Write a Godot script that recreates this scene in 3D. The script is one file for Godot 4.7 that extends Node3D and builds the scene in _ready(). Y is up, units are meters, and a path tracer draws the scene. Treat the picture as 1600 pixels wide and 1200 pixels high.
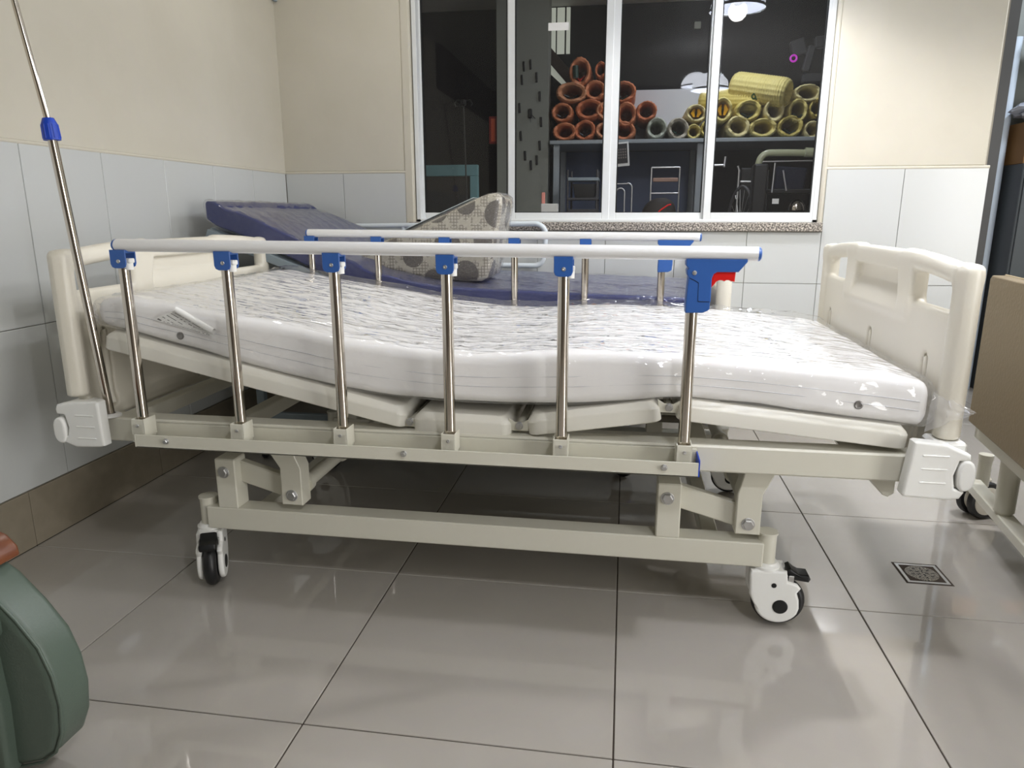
extends Node3D

# ---------------------------------------------------------------- mesh builder
class MB:
	var p := PackedVector3Array()
	var x := Transform3D()

	func tri(a: Vector3, b: Vector3, c: Vector3) -> void:
		p.append(x * a)
		p.append(x * b)
		p.append(x * c)

	func quad(a: Vector3, b: Vector3, c: Vector3, d: Vector3) -> void:
		tri(a, b, c)
		tri(a, c, d)

	func face(pts: Array, out_from: Vector3) -> void:
		var n: Vector3 = (pts[1] - pts[0]).cross(pts[2] - pts[0])
		var m := Vector3()
		for q in pts:
			m += q
		m /= pts.size()
		var flip: bool = n.dot(m - out_from) < 0.0
		for i in range(1, pts.size() - 1):
			if flip:
				tri(pts[0], pts[i + 1], pts[i])
			else:
				tri(pts[0], pts[i], pts[i + 1])

	func box(c: Vector3, s: Vector3, bv := 0.003, turn := Basis()) -> void:
		var keep := x
		x = x * Transform3D(turn, c)
		var h := s * 0.5
		var b: float = minf(bv, minf(h.x, minf(h.y, h.z)) * 0.9)
		var v := func(sg: Vector3, axis: int) -> Vector3:
			var q := h - Vector3(b, b, b)
			q[axis] = h[axis]
			return q * sg
		var o := Vector3()
		for axis in 3:
			var u: int = (axis + 1) % 3
			var w: int = (axis + 2) % 3
			for s1 in [-1.0, 1.0]:
				var l := []
				for k in [[-1, -1], [1, -1], [1, 1], [-1, 1]]:
					var sg := Vector3()
					sg[axis] = s1
					sg[u] = k[0]
					sg[w] = k[1]
					l.append(v.call(sg, axis))
				face(l, o)
				if b > 0.0:
					for s2 in [-1.0, 1.0]:
						var sa := Vector3()
						sa[axis] = s1
						sa[u] = s2
						sa[w] = -1
						var sb := sa
						sb[w] = 1
						face([v.call(sa, axis), v.call(sb, axis), v.call(sb, u), v.call(sa, u)], o)
		if b > 0.0:
			for i in 8:
				var sg := Vector3(1 if i & 1 else -1, 1 if i & 2 else -1, 1 if i & 4 else -1)
				face([v.call(sg, 0), v.call(sg, 1), v.call(sg, 2)], o)
		x = keep

	func span(a: Vector3, b: Vector3, bv := 0.003) -> void:
		box((a + b) * 0.5, (b - a).abs(), bv)

	# a bar of rectangular section from a to b
	func bar(a: Vector3, b: Vector3, wide: float, tall: float, bv := 0.002) -> void:
		var d := (b - a).normalized()
		var up := Vector3.UP if absf(d.y) < 0.95 else Vector3.BACK
		var sd := d.cross(up).normalized()
		up = sd.cross(d)
		box((a + b) * 0.5, Vector3(a.distance_to(b), tall, wide), bv, Basis(d, up, sd))

	func tube(path: Array, r: float, sides := 14, rz := 0.0, caps := true, radii := []) -> void:
		var n := path.size()
		var rings := []
		var t0: Vector3 = (path[1] - path[0]).normalized()
		var up := Vector3.UP if absf(t0.y) < 0.9 else Vector3.BACK
		var sd := t0.cross(up).normalized()
		up = sd.cross(t0).normalized()
		for i in n:
			var t: Vector3 = (path[mini(i + 1, n - 1)] - path[maxi(i - 1, 0)]).normalized()
			sd = (sd - t * sd.dot(t)).normalized()
			up = sd.cross(t).normalized()
			var ring := []
			var k: float = radii[i] if radii.size() else 1.0
			for j in sides:
				var a := TAU * j / sides
				ring.append(path[i] + sd * cos(a) * (rz if rz > 0.0 else r) * k + up * sin(a) * r * k)
			rings.append(ring)
		for i in n - 1:
			for j in sides:
				var j2 := (j + 1) % sides
				face([rings[i][j], rings[i][j2], rings[i + 1][j2], rings[i + 1][j]], (path[i] + path[i + 1]) * 0.5)
		if caps:
			for e in [0, n - 1]:
				var away: Vector3 = path[1] if e == 0 else path[n - 2]
				for j in sides:
					face([path[e], rings[e][j], rings[e][(j + 1) % sides]], away)

	# profile of (radius, height) turned about the y axis
	func lathe(prof: Array, sides := 24, at := Transform3D()) -> void:
		var keep := x
		x = x * at
		for i in prof.size() - 1:
			var a: Vector2 = prof[i]
			var b: Vector2 = prof[i + 1]
			for j in sides:
				var c0 := Vector3(cos(TAU * j / sides), 0, sin(TAU * j / sides))
				var c1 := Vector3(cos(TAU * (j + 1) / sides), 0, sin(TAU * (j + 1) / sides))
				var q0 := c0 * a.x + Vector3(0, a.y, 0)
				var q1 := c1 * a.x + Vector3(0, a.y, 0)
				var q2 := c1 * b.x + Vector3(0, b.y, 0)
				var q3 := c0 * b.x + Vector3(0, b.y, 0)
				if a.x < 1e-6:
					tri(q0, q3, q2)
				elif b.x < 1e-6:
					tri(q0, q2, q1)
				else:
					quad(q0, q3, q2, q1)
		x = keep

	# polygon in x, y pulled from z0 to z1 with rounded rims
	func prism(pts: PackedVector2Array, z0: float, z1: float, bv := 0.0, steps := 1) -> void:
		var poly := pts
		if Geometry2D.is_polygon_clockwise(poly):
			poly = poly.duplicate()
			poly.reverse()
		var n := poly.size()
		var nor := []
		for i in n:
			var e1 := (poly[i] - poly[(i + n - 1) % n]).normalized()
			var e2 := (poly[(i + 1) % n] - poly[i]).normalized()
			var n1 := Vector2(e1.y, -e1.x)
			var n2 := Vector2(e2.y, -e2.x)
			var m := n1 + n2
			m = m / maxf(m.dot(m) * 0.5, 0.35)
			nor.append(m)
		var prof := []
		if bv <= 0.0:
			prof = [Vector2(0, z0), Vector2(0, z1)]
		else:
			for k in steps + 1:
				var a := PI * 0.5 * k / steps
				prof.append(Vector2(bv * (1.0 - sin(a)), z0 + bv * (1.0 - cos(a))))
			for k in steps + 1:
				var a := PI * 0.5 * k / steps
				prof.append(Vector2(bv * (1.0 - cos(a)), z1 - bv * (1.0 - sin(a))))
		var v := func(i: int, k: int) -> Vector3:
			var q: Vector2 = poly[i] - nor[i] * prof[k].x
			return Vector3(q.x, q.y, prof[k].y)
		for k in prof.size() - 1:
			for i in n:
				var j := (i + 1) % n
				quad(v.call(i, k), v.call(j, k), v.call(j, k + 1), v.call(i, k + 1))
		var idx := Geometry2D.triangulate_polygon(poly)
		var last: int = prof.size() - 1
		for i in range(0, idx.size(), 3):
			var a: Vector2 = poly[idx[i]]
			var b: Vector2 = poly[idx[i + 1]]
			var c: Vector2 = poly[idx[i + 2]]
			var ccw: bool = (b - a).cross(c - a) > 0.0
			var o := [idx[i], idx[i + 1], idx[i + 2]] if ccw else [idx[i], idx[i + 2], idx[i + 1]]
			tri(v.call(o[0], last), v.call(o[1], last), v.call(o[2], last))
			tri(v.call(o[0], 0), v.call(o[2], 0), v.call(o[1], 0))

	# rows of points joined into a skin
	func skin(rows: Array, closed: bool, cap := false) -> void:
		var m: int = rows[0].size()
		for i in rows.size() - 1:
			for j in (m if closed else m - 1):
				var k := (j + 1) % m
				quad(rows[i][j], rows[i][k], rows[i + 1][k], rows[i + 1][j])
		if cap:
			for e in [0, rows.size() - 1]:
				var c := Vector3()
				for q in rows[e]:
					c += q
				c /= m
				for j in m:
					var k := (j + 1) % m
					if e == 0:
						tri(c, rows[e][k], rows[e][j])
					else:
						tri(c, rows[e][j], rows[e][k])

	# surface nets of a signed distance
	func nets(f: Callable, lo: Vector3, hi: Vector3, cell: float) -> void:
		var nx := int(ceil((hi.x - lo.x) / cell)) + 1
		var ny := int(ceil((hi.y - lo.y) / cell)) + 1
		var nz := int(ceil((hi.z - lo.z) / cell)) + 1
		var g := PackedFloat32Array()
		g.resize(nx * ny * nz)
		for i in nx:
			for j in ny:
				for k in nz:
					g[(i * ny + j) * nz + k] = f.call(lo + Vector3(i, j, k) * cell)
		var at := {}
		for i in nx - 1:
			for j in ny - 1:
				for k in nz - 1:
					var b := (i * ny + j) * nz + k
					var s := 0
					var c := [g[b], g[b + 1], g[b + nz], g[b + nz + 1], g[b + ny * nz], g[b + ny * nz + 1], g[b + ny * nz + nz], g[b + ny * nz + nz + 1]]
					for q in 8:
						if c[q] < 0.0:
							s += 1
					if s == 0 or s == 8:
						continue
					var sum := Vector3()
					var cnt := 0
					for e in [[0, 1], [2, 3], [4, 5], [6, 7], [0, 2], [1, 3], [4, 6], [5, 7], [0, 4], [1, 5], [2, 6], [3, 7]]:
						var d0: float = c[e[0]]
						var d1: float = c[e[1]]
						if (d0 < 0.0) != (d1 < 0.0):
							var t := d0 / (d0 - d1)
							var a := Vector3(e[0] >> 2, (e[0] >> 1) & 1, e[0] & 1)
							var z := Vector3(e[1] >> 2, (e[1] >> 1) & 1, e[1] & 1)
							sum += a.lerp(z, t)
							cnt += 1
					at[b] = lo + (Vector3(i, j, k) + sum / cnt) * cell
		for b in at:
			var k: int = b % nz
			var j: int = (b / nz) % ny
			var i: int = b / (nz * ny)
			if i == 0 or j == 0 or k == 0:
				continue
			var s0: bool = g[b] < 0.0
			for q in [[ny * nz, nz, 1], [nz, 1, ny * nz], [1, ny * nz, nz]]:
				var s1: bool = g[b + q[0]] < 0.0
				if s0 == s1:
					continue
				var a0 = at.get(b)
				var a1 = at.get(b - q[1])
				var a2 = at.get(b - q[1] - q[2])
				var a3 = at.get(b - q[2])
				if a0 == null or a1 == null or a2 == null or a3 == null:
					continue
				if s0:
					quad(a0, a1, a2, a3)
				else:
					quad(a0, a3, a2, a1)

	func mesh(shift := Vector3(), crease := 38.0) -> ArrayMesh:
		var n := p.size()
		var fn := PackedVector3Array()
		fn.resize(n / 3)
		var near := {}
		var key := []
		key.resize(n)
		for i in range(0, n, 3):
			fn[i / 3] = (p[i + 1] - p[i]).cross(p[i + 2] - p[i])
			for j in 3:
				var h := Vector3i((p[i + j] * 20000.0).round())
				key[i + j] = h
				if near.has(h):
					near[h].append(i / 3)
				else:
					near[h] = [i / 3]
		var lim := cos(deg_to_rad(crease))
		var uni := PackedVector3Array()
		for q in fn:
			uni.append(q.normalized())
		var vs := PackedVector3Array()
		var ns := PackedVector3Array()
		for i in range(0, n, 3):
			var me := uni[i / 3]
			if fn[i / 3].length_squared() < 1e-20:
				continue
			for j in [0, 2, 1]:
				var s := Vector3()
				for q in near[key[i + j]]:
					if uni[q].dot(me) >= lim:
						s += fn[q]
				vs.append(p[i + j] - shift)
				ns.append(s.normalized() if s.length_squared() > 1e-24 else me)
		var a := []
		a.resize(Mesh.ARRAY_MAX)
		a[Mesh.ARRAY_VERTEX] = vs
		a[Mesh.ARRAY_NORMAL] = ns
		var am := ArrayMesh.new()
		am.add_surface_from_arrays(Mesh.PRIMITIVE_TRIANGLES, a)
		return am


# ---------------------------------------------------------------- scene helpers
var used := {}
var M := {}


func numbered(called: String) -> String:
	if not used.has(called):
		used[called] = 0
		return called
	used[called] += 1
	return "%s_%03d" % [called, used[called]]


func tag(o: Node, label: String, category := "", group := "", kind := "") -> Node:
	if label:
		o.set_meta("label", label)
	if category:
		o.set_meta("category", category)
	if group:
		o.set_meta("group", group)
	if kind:
		o.set_meta("kind", kind)
	return o


func thing(called: String, label: String, category: String, at := Vector3(), group := "") -> Node3D:
	var o := Node3D.new()
	o.name = numbered(called)
	add_child(o)
	o.position = at
	tag(o, label, category, group)
	return o


func where(o: Node) -> Vector3:
	var s := Vector3()
	while o != self and o != null:
		s += o.position
		o = o.get_parent()
	return s


func child_name(parent: Node, called: String) -> String:
	if not parent.has_node(NodePath(called)):
		return called
	var k := 1
	while parent.has_node(NodePath("%s_%03d" % [called, k])):
		k += 1
	return "%s_%03d" % [called, k]


func put(called: String, am: Mesh, mat: Material, parent: Node = self) -> MeshInstance3D:
	var o := MeshInstance3D.new()
	o.name = numbered(called) if parent == self else child_name(parent, called)
	o.mesh = am
	o.material_override = mat
	parent.add_child(o)
	return o


# geometry given in world coordinates
func obj(called: String, mb: MB, mat: Material, parent: Node = self, crease := 38.0) -> MeshInstance3D:
	return put(called, mb.mesh(where(parent) if parent != self else Vector3(), crease), mat, parent)


# top-level single mesh, with its origin set at a base point
func solo(called: String, mb: MB, mat: Material, at: Vector3, label: String, category: String, group := "", crease := 38.0) -> MeshInstance3D:
	var o := put(called, mb.mesh(at, crease), mat, self)
	o.position = at
	tag(o, label, category, group)
	return o


func struct(called: String, mb: MB, mat: Material, crease := 38.0) -> MeshInstance3D:
	var o := put(called, mb.mesh(Vector3(), crease), mat, self)
	o.set_meta("kind", "structure")
	return o


func dup(o: Node3D, label: String, at: Vector3, group := "") -> Node3D:
	var c: Node3D = o.duplicate()
	c.name = numbered(String(o.name))
	add_child(c)
	c.position = at
	c.set_meta("label", label)
	if group:
		c.set_meta("group", group)
	return c


func mat(c: Color, rough := 0.5, metal := 0.0, spec := 0.5) -> StandardMaterial3D:
	var m := StandardMaterial3D.new()
	m.albedo_color = c
	m.roughness = rough
	m.metallic = metal
	m.metallic_specular = spec
	return m


func noise(freq: float, octaves := 4, seed_ := 1) -> FastNoiseLite:
	var n := FastNoiseLite.new()
	n.seed = seed_
	n.frequency = freq
	n.fractal_octaves = octaves
	n.noise_type = FastNoiseLite.TYPE_SIMPLEX_SMOOTH
	return n


func noise_tex(freq: float, c0: Color, c1: Color, seed_ := 1, size := 256, octaves := 4) -> NoiseTexture2D:
	var t := NoiseTexture2D.new()
	t.width = size
	t.height = size
	t.seamless = true
	t.noise = noise(freq, octaves, seed_)
	var g := Gradient.new()
	g.set_color(0, c0)
	g.set_color(1, c1)
	t.color_ramp = g
	return t


func bump_tex(freq: float, seed_ := 1, strength := 4.0, size := 256) -> NoiseTexture2D:
	var t := NoiseTexture2D.new()
	t.width = size
	t.height = size
	t.seamless = true
	t.as_normal_map = true
	t.bump_strength = strength
	t.noise = noise(freq, 4, seed_)
	return t


func ridge_tex(freq: float, seed_ := 1, strength := 6.0) -> NoiseTexture2D:
	var t := bump_tex(freq, seed_, strength)
	var n: FastNoiseLite = t.noise
	n.fractal_type = FastNoiseLite.FRACTAL_RIDGED
	n.fractal_octaves = 2
	return t


func triplanar(m: StandardMaterial3D, scale: Vector3, world := false) -> StandardMaterial3D:
	m.uv1_triplanar = true
	m.uv1_world_triplanar = world
	m.uv1_scale = scale
	return m


func film(alpha: float, rough: float) -> StandardMaterial3D:
	var m := mat(Color(0.95, 0.95, 0.96, alpha), rough)
	m.transparency = BaseMaterial3D.TRANSPARENCY_ALPHA
	m.cull_mode = BaseMaterial3D.CULL_DISABLED
	return m


func rot_y(deg: float) -> Basis:
	return Basis(Vector3.UP, deg_to_rad(deg))


func curve(x: float, t: Array) -> float:
	if x <= t[0][0]:
		return t[0][1]
	for i in t.size() - 1:
		if x <= t[i + 1][0]:
			var u: float = (x - t[i][0]) / (t[i + 1][0] - t[i][0])
			var a: float = t[maxi(i - 1, 0)][1]
			var d: float = t[mini(i + 2, t.size() - 1)][1]
			return cubic_interpolate(t[i][1], t[i + 1][1], a, d, u)
	return t[t.size() - 1][1]


func arc(c: Vector3, u: Vector3, v: Vector3, r: float, a0: float, a1: float, n := 8) -> Array:
	var l := []
	for i in n + 1:
		var a := deg_to_rad(lerpf(a0, a1, float(i) / n))
		l.append(c + u * cos(a) * r + v * sin(a) * r)
	return l


func poly(l: Array) -> PackedVector2Array:
	var o := PackedVector2Array()
	for i in range(0, l.size(), 2):
		o.append(Vector2(l[i], l[i + 1]))
	return o


func hex_bolt(parent: Node, at: Vector3, r: float, m: Material, called := "bolt") -> void:
	var mb := MB.new()
	var f := Transform3D(Basis(Vector3.RIGHT, PI / 2), at)
	mb.lathe([Vector2(0, -0.004), Vector2(r * 1.25, -0.004), Vector2(r * 1.25, 0.001), Vector2(r * 1.2, 0.0015), Vector2(0, 0.0015)], 18, f)
	mb.lathe([Vector2(r, 0.001), Vector2(r, 0.006), Vector2(r * 0.85, 0.0075), Vector2(0, 0.0075)], 6, f)
	obj(called, mb, m, parent, 25.0)


# ---------------------------------------------------------------- the scene
func _ready() -> void:
	# camera
	var cam := Camera3D.new()
	cam.name = "camera"
	add_child(cam)
	cam.position = Vector3(1.188, 0.968, 2.32)
	cam.rotation_degrees = Vector3(-13.467, 8.863, 0.0)
	cam.fov = 56.656
	cam.near = 0.05
	cam.far = 60.0
	cam.current = true
	# environment and exposure
	var we := WorldEnvironment.new()
	we.name = "environment"
	var env := Environment.new()
	env.background_mode = Environment.BG_COLOR
	env.background_color = Color(0.02, 0.02, 0.025)
	env.tonemap_mode = Environment.TONE_MAPPER_LINEAR
	env.tonemap_exposure = 1.13
	env.sdfgi_enabled = true
	env.ssao_enabled = true
	env.ssil_enabled = true
	we.environment = env
	add_child(we)
	materials()
	# lamps: pendants mirrored in the window; the others are out of view
	dome_lamp(Vector3(2.66, 1.98, 0.10), 0.13, "dome pendant over the foot of the tan bed, right of the pendant row", 1.2)  # out of view, placed from the shadows it casts
	dome_lamp(Vector3(1.70, 1.965, -0.80), 0.13, "dome pendant nearest the window wall, mirrored large at the top of the glass", 0.5)
	dome_lamp(Vector3(1.76, 1.855, 0.90), 0.13, "dome pendant above the front bed, mirrored before the white board", 0.35)
	dome_lamp(Vector3(1.77, 2.095, 2.25), 0.13, "dome pendant behind the photographer, mirrored smaller beside the middle one", 0.58)
	unseen_ceiling_lamp(Vector3(1.75, 2.40, -2.25), 0.62, Color(0.93, 0.96, 1.0), "round white ceiling lamp of the shop behind the window")  # out of view, placed to light the shop and its rolls
	unseen_ceiling_lamp(Vector3(0.25, 2.40, -0.45), 0.35, Color(1.0, 0.985, 0.96), "round white ceiling lamp over the grey bed in the corner")  # added fill for the walls of the left corner
	unseen_ceiling_lamp(Vector3(3.45, 2.40, -1.25), 1.7, Color(0.93, 0.96, 1.0), "round white ceiling lamp in the passage past the wall end")  # added fill to lift the dark passage

	added_door()
	room()
	back_window()
	back_room()
	doorway()
	white_bed()
	mattress()
	drip_pole()
	grey_bed()
	tan_bed()
	armchair()
	drain()


func materials() -> void:
	M.cream = mat(Color(0.89, 0.87, 0.815), 0.34)
	M.panel = mat(Color(0.88, 0.87, 0.83), 0.36)
	M.white = mat(Color(0.93, 0.93, 0.915), 0.32)
	M.steel = mat(Color(0.83, 0.82, 0.765), 0.36)
	M.rail = mat(Color(0.90, 0.90, 0.90), 0.28)
	M.chrome = mat(Color(0.80, 0.77, 0.73), 0.12, 1.0)
	M.bolt = mat(Color(0.80, 0.80, 0.80), 0.42, 1.0)
	M.blue = mat(Color(0.19, 0.37, 0.66), 0.38)
	M.collar = mat(Color(0.04, 0.25, 0.72), 0.4)
	M.red = mat(Color(0.86, 0.06, 0.03), 0.4)
	M.rubber = mat(Color(0.11, 0.11, 0.115), 0.45)
	M.black = mat(Color(0.07, 0.075, 0.08), 0.4)
	M.dark = mat(Color(0.25, 0.25, 0.26), 0.5)
	M.grey = mat(Color(0.55, 0.60, 0.63), 0.4)
	M.tan = triplanar(mat(Color(0.49, 0.43, 0.325), 0.5), Vector3(3, 3, 3))
	M.tan.normal_enabled = true
	M.tan.normal_texture = bump_tex(0.08, 5, 2.0)
	M.tan.normal_scale = 0.15
	M.leather = triplanar(mat(Color(0.305, 0.355, 0.315), 0.42), Vector3(6, 6, 6))
	M.leather.normal_enabled = true
	M.leather.normal_texture = bump_tex(0.12, 6, 3.0)
	M.leather.normal_scale = 0.12
	M.wood = triplanar(mat(Color.WHITE, 0.3), Vector3(4, 14, 4))
	M.wood.albedo_texture = noise_tex(0.02, Color(0.37, 0.20, 0.12), Color(0.46, 0.27, 0.16), 8)
	M.paint = triplanar(mat(Color.WHITE, 0.75, 0.0, 0.3), Vector3(0.7, 0.7, 0.7), true)
	M.paint.albedo_texture = noise_tex(0.012, Color(0.80, 0.78, 0.72), Color(0.82, 0.80, 0.745), 3)
	M.wall_tile = mat(Color(0.795, 0.805, 0.80), 0.2)
	M.grout = mat(Color(0.62, 0.60, 0.55), 0.9)
	M.base_tile = triplanar(mat(Color.WHITE, 0.22), Vector3(2, 2, 2), true)
	M.base_tile.albedo_texture = noise_tex(0.03, Color(0.55, 0.515, 0.45), Color(0.58, 0.545, 0.48), 9)
	M.floor_grout = mat(Color(0.24, 0.20, 0.17), 0.9)
	M.floor_tiles = []
	for i in 3:
		var f := triplanar(mat(Color.WHITE, 0.04, 0.0, 0.72), Vector3(0.9, 0.9, 0.9), true)
		var k := 0.012 * (i - 1)
		f.albedo_texture = noise_tex(0.01, Color(0.665 + k, 0.645 + k, 0.615 + k), Color(0.69 + k, 0.67 + k, 0.64 + k), 20 + i)
		M.floor_tiles.append(f)
	M.ceiling = mat(Color(0.72, 0.72, 0.70), 0.6)
	M.alu = mat(Color(0.88, 0.89, 0.89), 0.3)
	M.seal = mat(Color(0.06, 0.07, 0.07), 0.6)
	M.glass = mat(Color(1, 1, 1, 0.01), 0.02, 0.0, 0.42)
	M.glass.transparency = BaseMaterial3D.TRANSPARENCY_ALPHA
	M.granite = triplanar(mat(Color.WHITE, 0.25), Vector3(2.0, 2.0, 2.0), true)
	var gt := noise_tex(0.2, Color(0.16, 0.15, 0.15), Color(1.0, 0.96, 0.90), 12, 256, 2)
	M.granite.albedo_texture = gt
	M.fabric = mat(Color(0.93, 0.925, 0.92), 0.7)
	M.film = film(0.05, 0.06)
	M.film_layers = film(0.22, 0.12)
	M.film.normal_enabled = true
	triplanar(M.film, Vector3(0.9, 4, 4.5))
	M.film.normal_texture = ridge_tex(0.018, 31, 9.0)
	M.film.normal_scale = 0.55
	M.blue_cloth = mat(Color(0.07, 0.13, 0.38), 0.42)
	M.seam = mat(Color(0.78, 0.78, 0.79), 0.7)
	M.paper = mat(Color(0.92, 0.92, 0.91), 0.6)


func unseen_ceiling_lamp(at: Vector3, e: float, c: Color, label: String) -> void:
	var t := thing("unseen_ceiling_lamp", label, "lamp", at)
	var b := MB.new()
	b.lathe([Vector2(0, -0.005), Vector2(0.13, -0.005), Vector2(0.13, 0.02), Vector2(0, 0.02)], 28, Transform3D(Basis(), at))
	obj("lamp_base", b, M.white, t)
	var d := MB.new()
	d.lathe([Vector2(0, -0.035), Vector2(0.06, -0.033), Vector2(0.105, -0.022), Vector2(0.118, -0.005), Vector2(0, -0.005)], 28, Transform3D(Basis(), at))
	var m := mat(Color(0.95, 0.95, 0.95), 0.5)
	m.emission_enabled = true
	m.emission = c
	m.emission_energy_multiplier = 3.0
	obj("lamp_diffuser", d, m, t)
	var l := AreaLight3D.new()
	l.name = "lamp_light"
	l.light_color = c
	l.light_energy = e
	l.area_size = Vector2(0.22, 0.22)
	l.area_range = 12.0
	l.area_attenuation = 2.0
	l.shadow_enabled = true
	t.add_child(l)
	l.rotation_degrees.x = -90.0
	l.position = Vector3(0, -0.040, 0)


const LAMP_GLOW := 17.0
const XL := -0.5225
const ZB := -1.213
const WT := 1.1646

func wall_tiles(parent: Node, cells: Array, flat_x: bool, at: float, m: Material, out_sign := 1.0) -> void:
	# each cell: [a0, a1, y0, y1] along the wall
	for c in cells:
		var b := MB.new()
		var g := 0.0011
		if flat_x:
			b.span(Vector3(at - 0.009, c[2] + g, c[0] + g), Vector3(at, c[3] - g, c[1] - g), 0.0012)
		else:
			b.span(Vector3(c[0] + g, c[2] + g, at - 0.009), Vector3(c[1] - g, c[3] - g, at), 0.0012)
		obj("tile", b, m, parent)


func room() -> void:
	# floor
	var f := MB.new()
	f.span(Vector3(-0.75, -0.15, -4.2), Vector3(4.9, -0.003, 4.5), 0.0)
	var floor_ := struct("floor", f, M.floor_grout)
	var k := 0
	for i in range(-1, 8):
		for j in range(-6, 7):
			var x0 := maxf(i * 0.6, XL)
			var x1 := minf(i * 0.6 + 0.6, 4.6)
			var z0 := maxf(j * 0.6, -3.3)
			var z1 := minf(j * 0.6 + 0.6, 4.2)
			if z0 >= z1 or x0 >= x1 or (z1 <= -1.2 and x0 < 2.3):
				continue
			var b := MB.new()
			var g := 0.0016
			b.span(Vector3(x0 + g, -0.012, z0 + g), Vector3(x1 - g, 0.0, z1 - g), 0.0012)
			obj("tile", b, M.floor_tiles[(i * 5 + j * 3 + 40) % 3], floor_)
			k += 1
	var fb := MB.new()
	fb.span(Vector3(XL, -0.012, -3.3), Vector3(2.3, 0.0, -1.2), 0.0)
	obj("plain_floor", fb, M.floor_tiles[0], floor_)
	# left wall
	var w := MB.new()
	w.span(Vector3(-0.75, 0, -3.4), Vector3(XL - 0.008, 2.42, 4.5), 0.0)
	var left := struct("wall_left", w, M.grout)
	var up := MB.new()
	up.span(Vector3(XL - 0.02, WT + 0.006, ZB - 0.03), Vector3(XL - 0.001, 2.42, 4.2), 0.002)
	obj("plaster", up, M.paint, left)
	var cells := []
	for i in range(-4, 11):
		var a := 0.439 + 0.33 * i - 0.33
		cells.append([maxf(a, ZB), minf(a + 0.33, 4.2), 0.1725, 0.6464])
		cells.append([maxf(a, ZB), minf(a + 0.33, 4.2), 0.6464, WT])
	wall_tiles(left, cells, true, XL, M.wall_tile)
	var rim := MB.new()
	rim.tube([Vector3(XL - 0.006, WT + 0.001, ZB), Vector3(XL - 0.006, WT + 0.001, 4.2)], 0.0075, 10)
	obj("plaster_edge", rim, M.paint, left)
	var bl := MB.new()
	bl.span(Vector3(XL - 0.012, 0.0, ZB), Vector3(XL - 0.002, 0.171, 4.2), 0.0)
	var base_left := struct("baseboard_left", bl, M.grout)
	var bc := []
	for i in range(-3, 8):
		bc.append([maxf(i * 0.6, ZB), minf(i * 0.6 + 0.6, 4.2), 0.001, 0.1715])
	wall_tiles(base_left, bc, true, XL + 0.0045, M.base_tile)
	# unseen dark band on the left wall, placed to show in the window reflection
	var fa := MB.new()
	fa.span(Vector3(XL, 2.05, 1.7), Vector3(XL + 0.05, 2.42, 4.2), 0.003)
	struct("unseen_trim_1", fa, mat(Color(0.2, 0.16, 0.13), 0.6))
	# back wall around the window
	var wx0 := 0.145
	var wx1 := 2.062
	var wy0 := 0.886
	var wy1 := 2.2
	var zf := ZB - 0.009
	var zb := ZB - 0.155
	var bw := MB.new()
	bw.span(Vector3(-0.6, 0, zb), Vector3(wx0, 2.42, zf), 0.0)
	bw.span(Vector3(wx1, 0, zb), Vector3(2.742, 2.42, zf), 0.0)
	bw.span(Vector3(wx0, 0, zb), Vector3(wx1, wy0, zf), 0.0)
	bw.span(Vector3(wx0, wy1, zb), Vector3(wx1, 2.42, zf), 0.0)
	var back := struct("wall_back", bw, M.grout)
	var pl := MB.new()
	pl.span(Vector3(XL - 0.03, WT + 0.006, zf - 0.005), Vector3(wx0 - 0.045, 2.42, ZB - 0.001), 0.004)
	pl.span(Vector3(wx0 - 0.045, 0.90, zf - 0.005), Vector3(wx0, 2.42, ZB + 0.0015), 0.006)
	pl.span(Vector3(wx1 + 0.012, WT + 0.006, zf - 0.005), Vector3(2.735, 2.42, ZB - 0.001), 0.008)
	pl.span(Vector3(wx1 - 0.001, 0.90, zf - 0.005), Vector3(wx1 + 0.018, 2.42, ZB + 0.0015), 0.006)
	pl.span(Vector3(wx0, wy1, zf - 0.005), Vector3(wx1, 2.42, ZB - 0.001), 0.003)
	obj("plaster", pl, M.paint, back)
	var rv := MB.new()
	rv.span(Vector3(wx0 - 0.004, wy0, zb + 0.002), Vector3(wx0 + 0.002, wy1, ZB - 0.006), 0.0)
	rv.span(Vector3(wx1 - 0.002, wy0, zb + 0.002), Vector3(wx1 + 0.004, wy1, ZB - 0.006), 0.0)
	obj("reveal", rv, M.paint, back)
	var rim2 := MB.new()
	for s in [[XL, wx0 - 0.04], [wx1 + 0.012, 2.752]]:
		rim2.tube([Vector3(s[0], WT + 0.001, ZB - 0.006), Vector3(s[1], WT + 0.001, ZB - 0.006)], 0.008, 10)
	obj("plaster_edge", rim2, M.paint, back)
	var xs := [XL, -0.218, 0.103, 0.433, 0.763, 1.093, 1.423, 1.75, 2.08, 2.407, 2.752]
	var tc := []
	for i in xs.size() - 1:
		tc.append([xs[i], xs[i + 1], 0.1725, 0.6464])
		tc.append([xs[i], xs[i + 1], 0.6464, WT if (i < 2 and xs[i + 1] <= 0.11) or xs[i] >= 2.08 else wy0 - 0.001])
	wall_tiles(back, tc, false, ZB, M.wall_tile)
	var bb := MB.new()
	bb.span(Vector3(XL, 0.0, ZB - 0.012), Vector3(2.75, 0.171, ZB - 0.002), 0.0)
	var base_back := struct("baseboard_back", bb, M.grout)
	var b2 := []
	for i in range(-1, 5):
		b2.append([maxf(i * 0.6, XL + 0.006), minf(i * 0.6 + 0.6, 2.75), 0.001, 0.1715])
	wall_tiles(base_back, b2, false, ZB + 0.0045, M.base_tile)
	# the rest of the shell
	var c := MB.new()
	c.span(Vector3(-0.75, 2.42, -4.2), Vector3(4.9, 2.55, 4.5), 0.0)
	struct("ceiling", c, M.ceiling)
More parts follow.
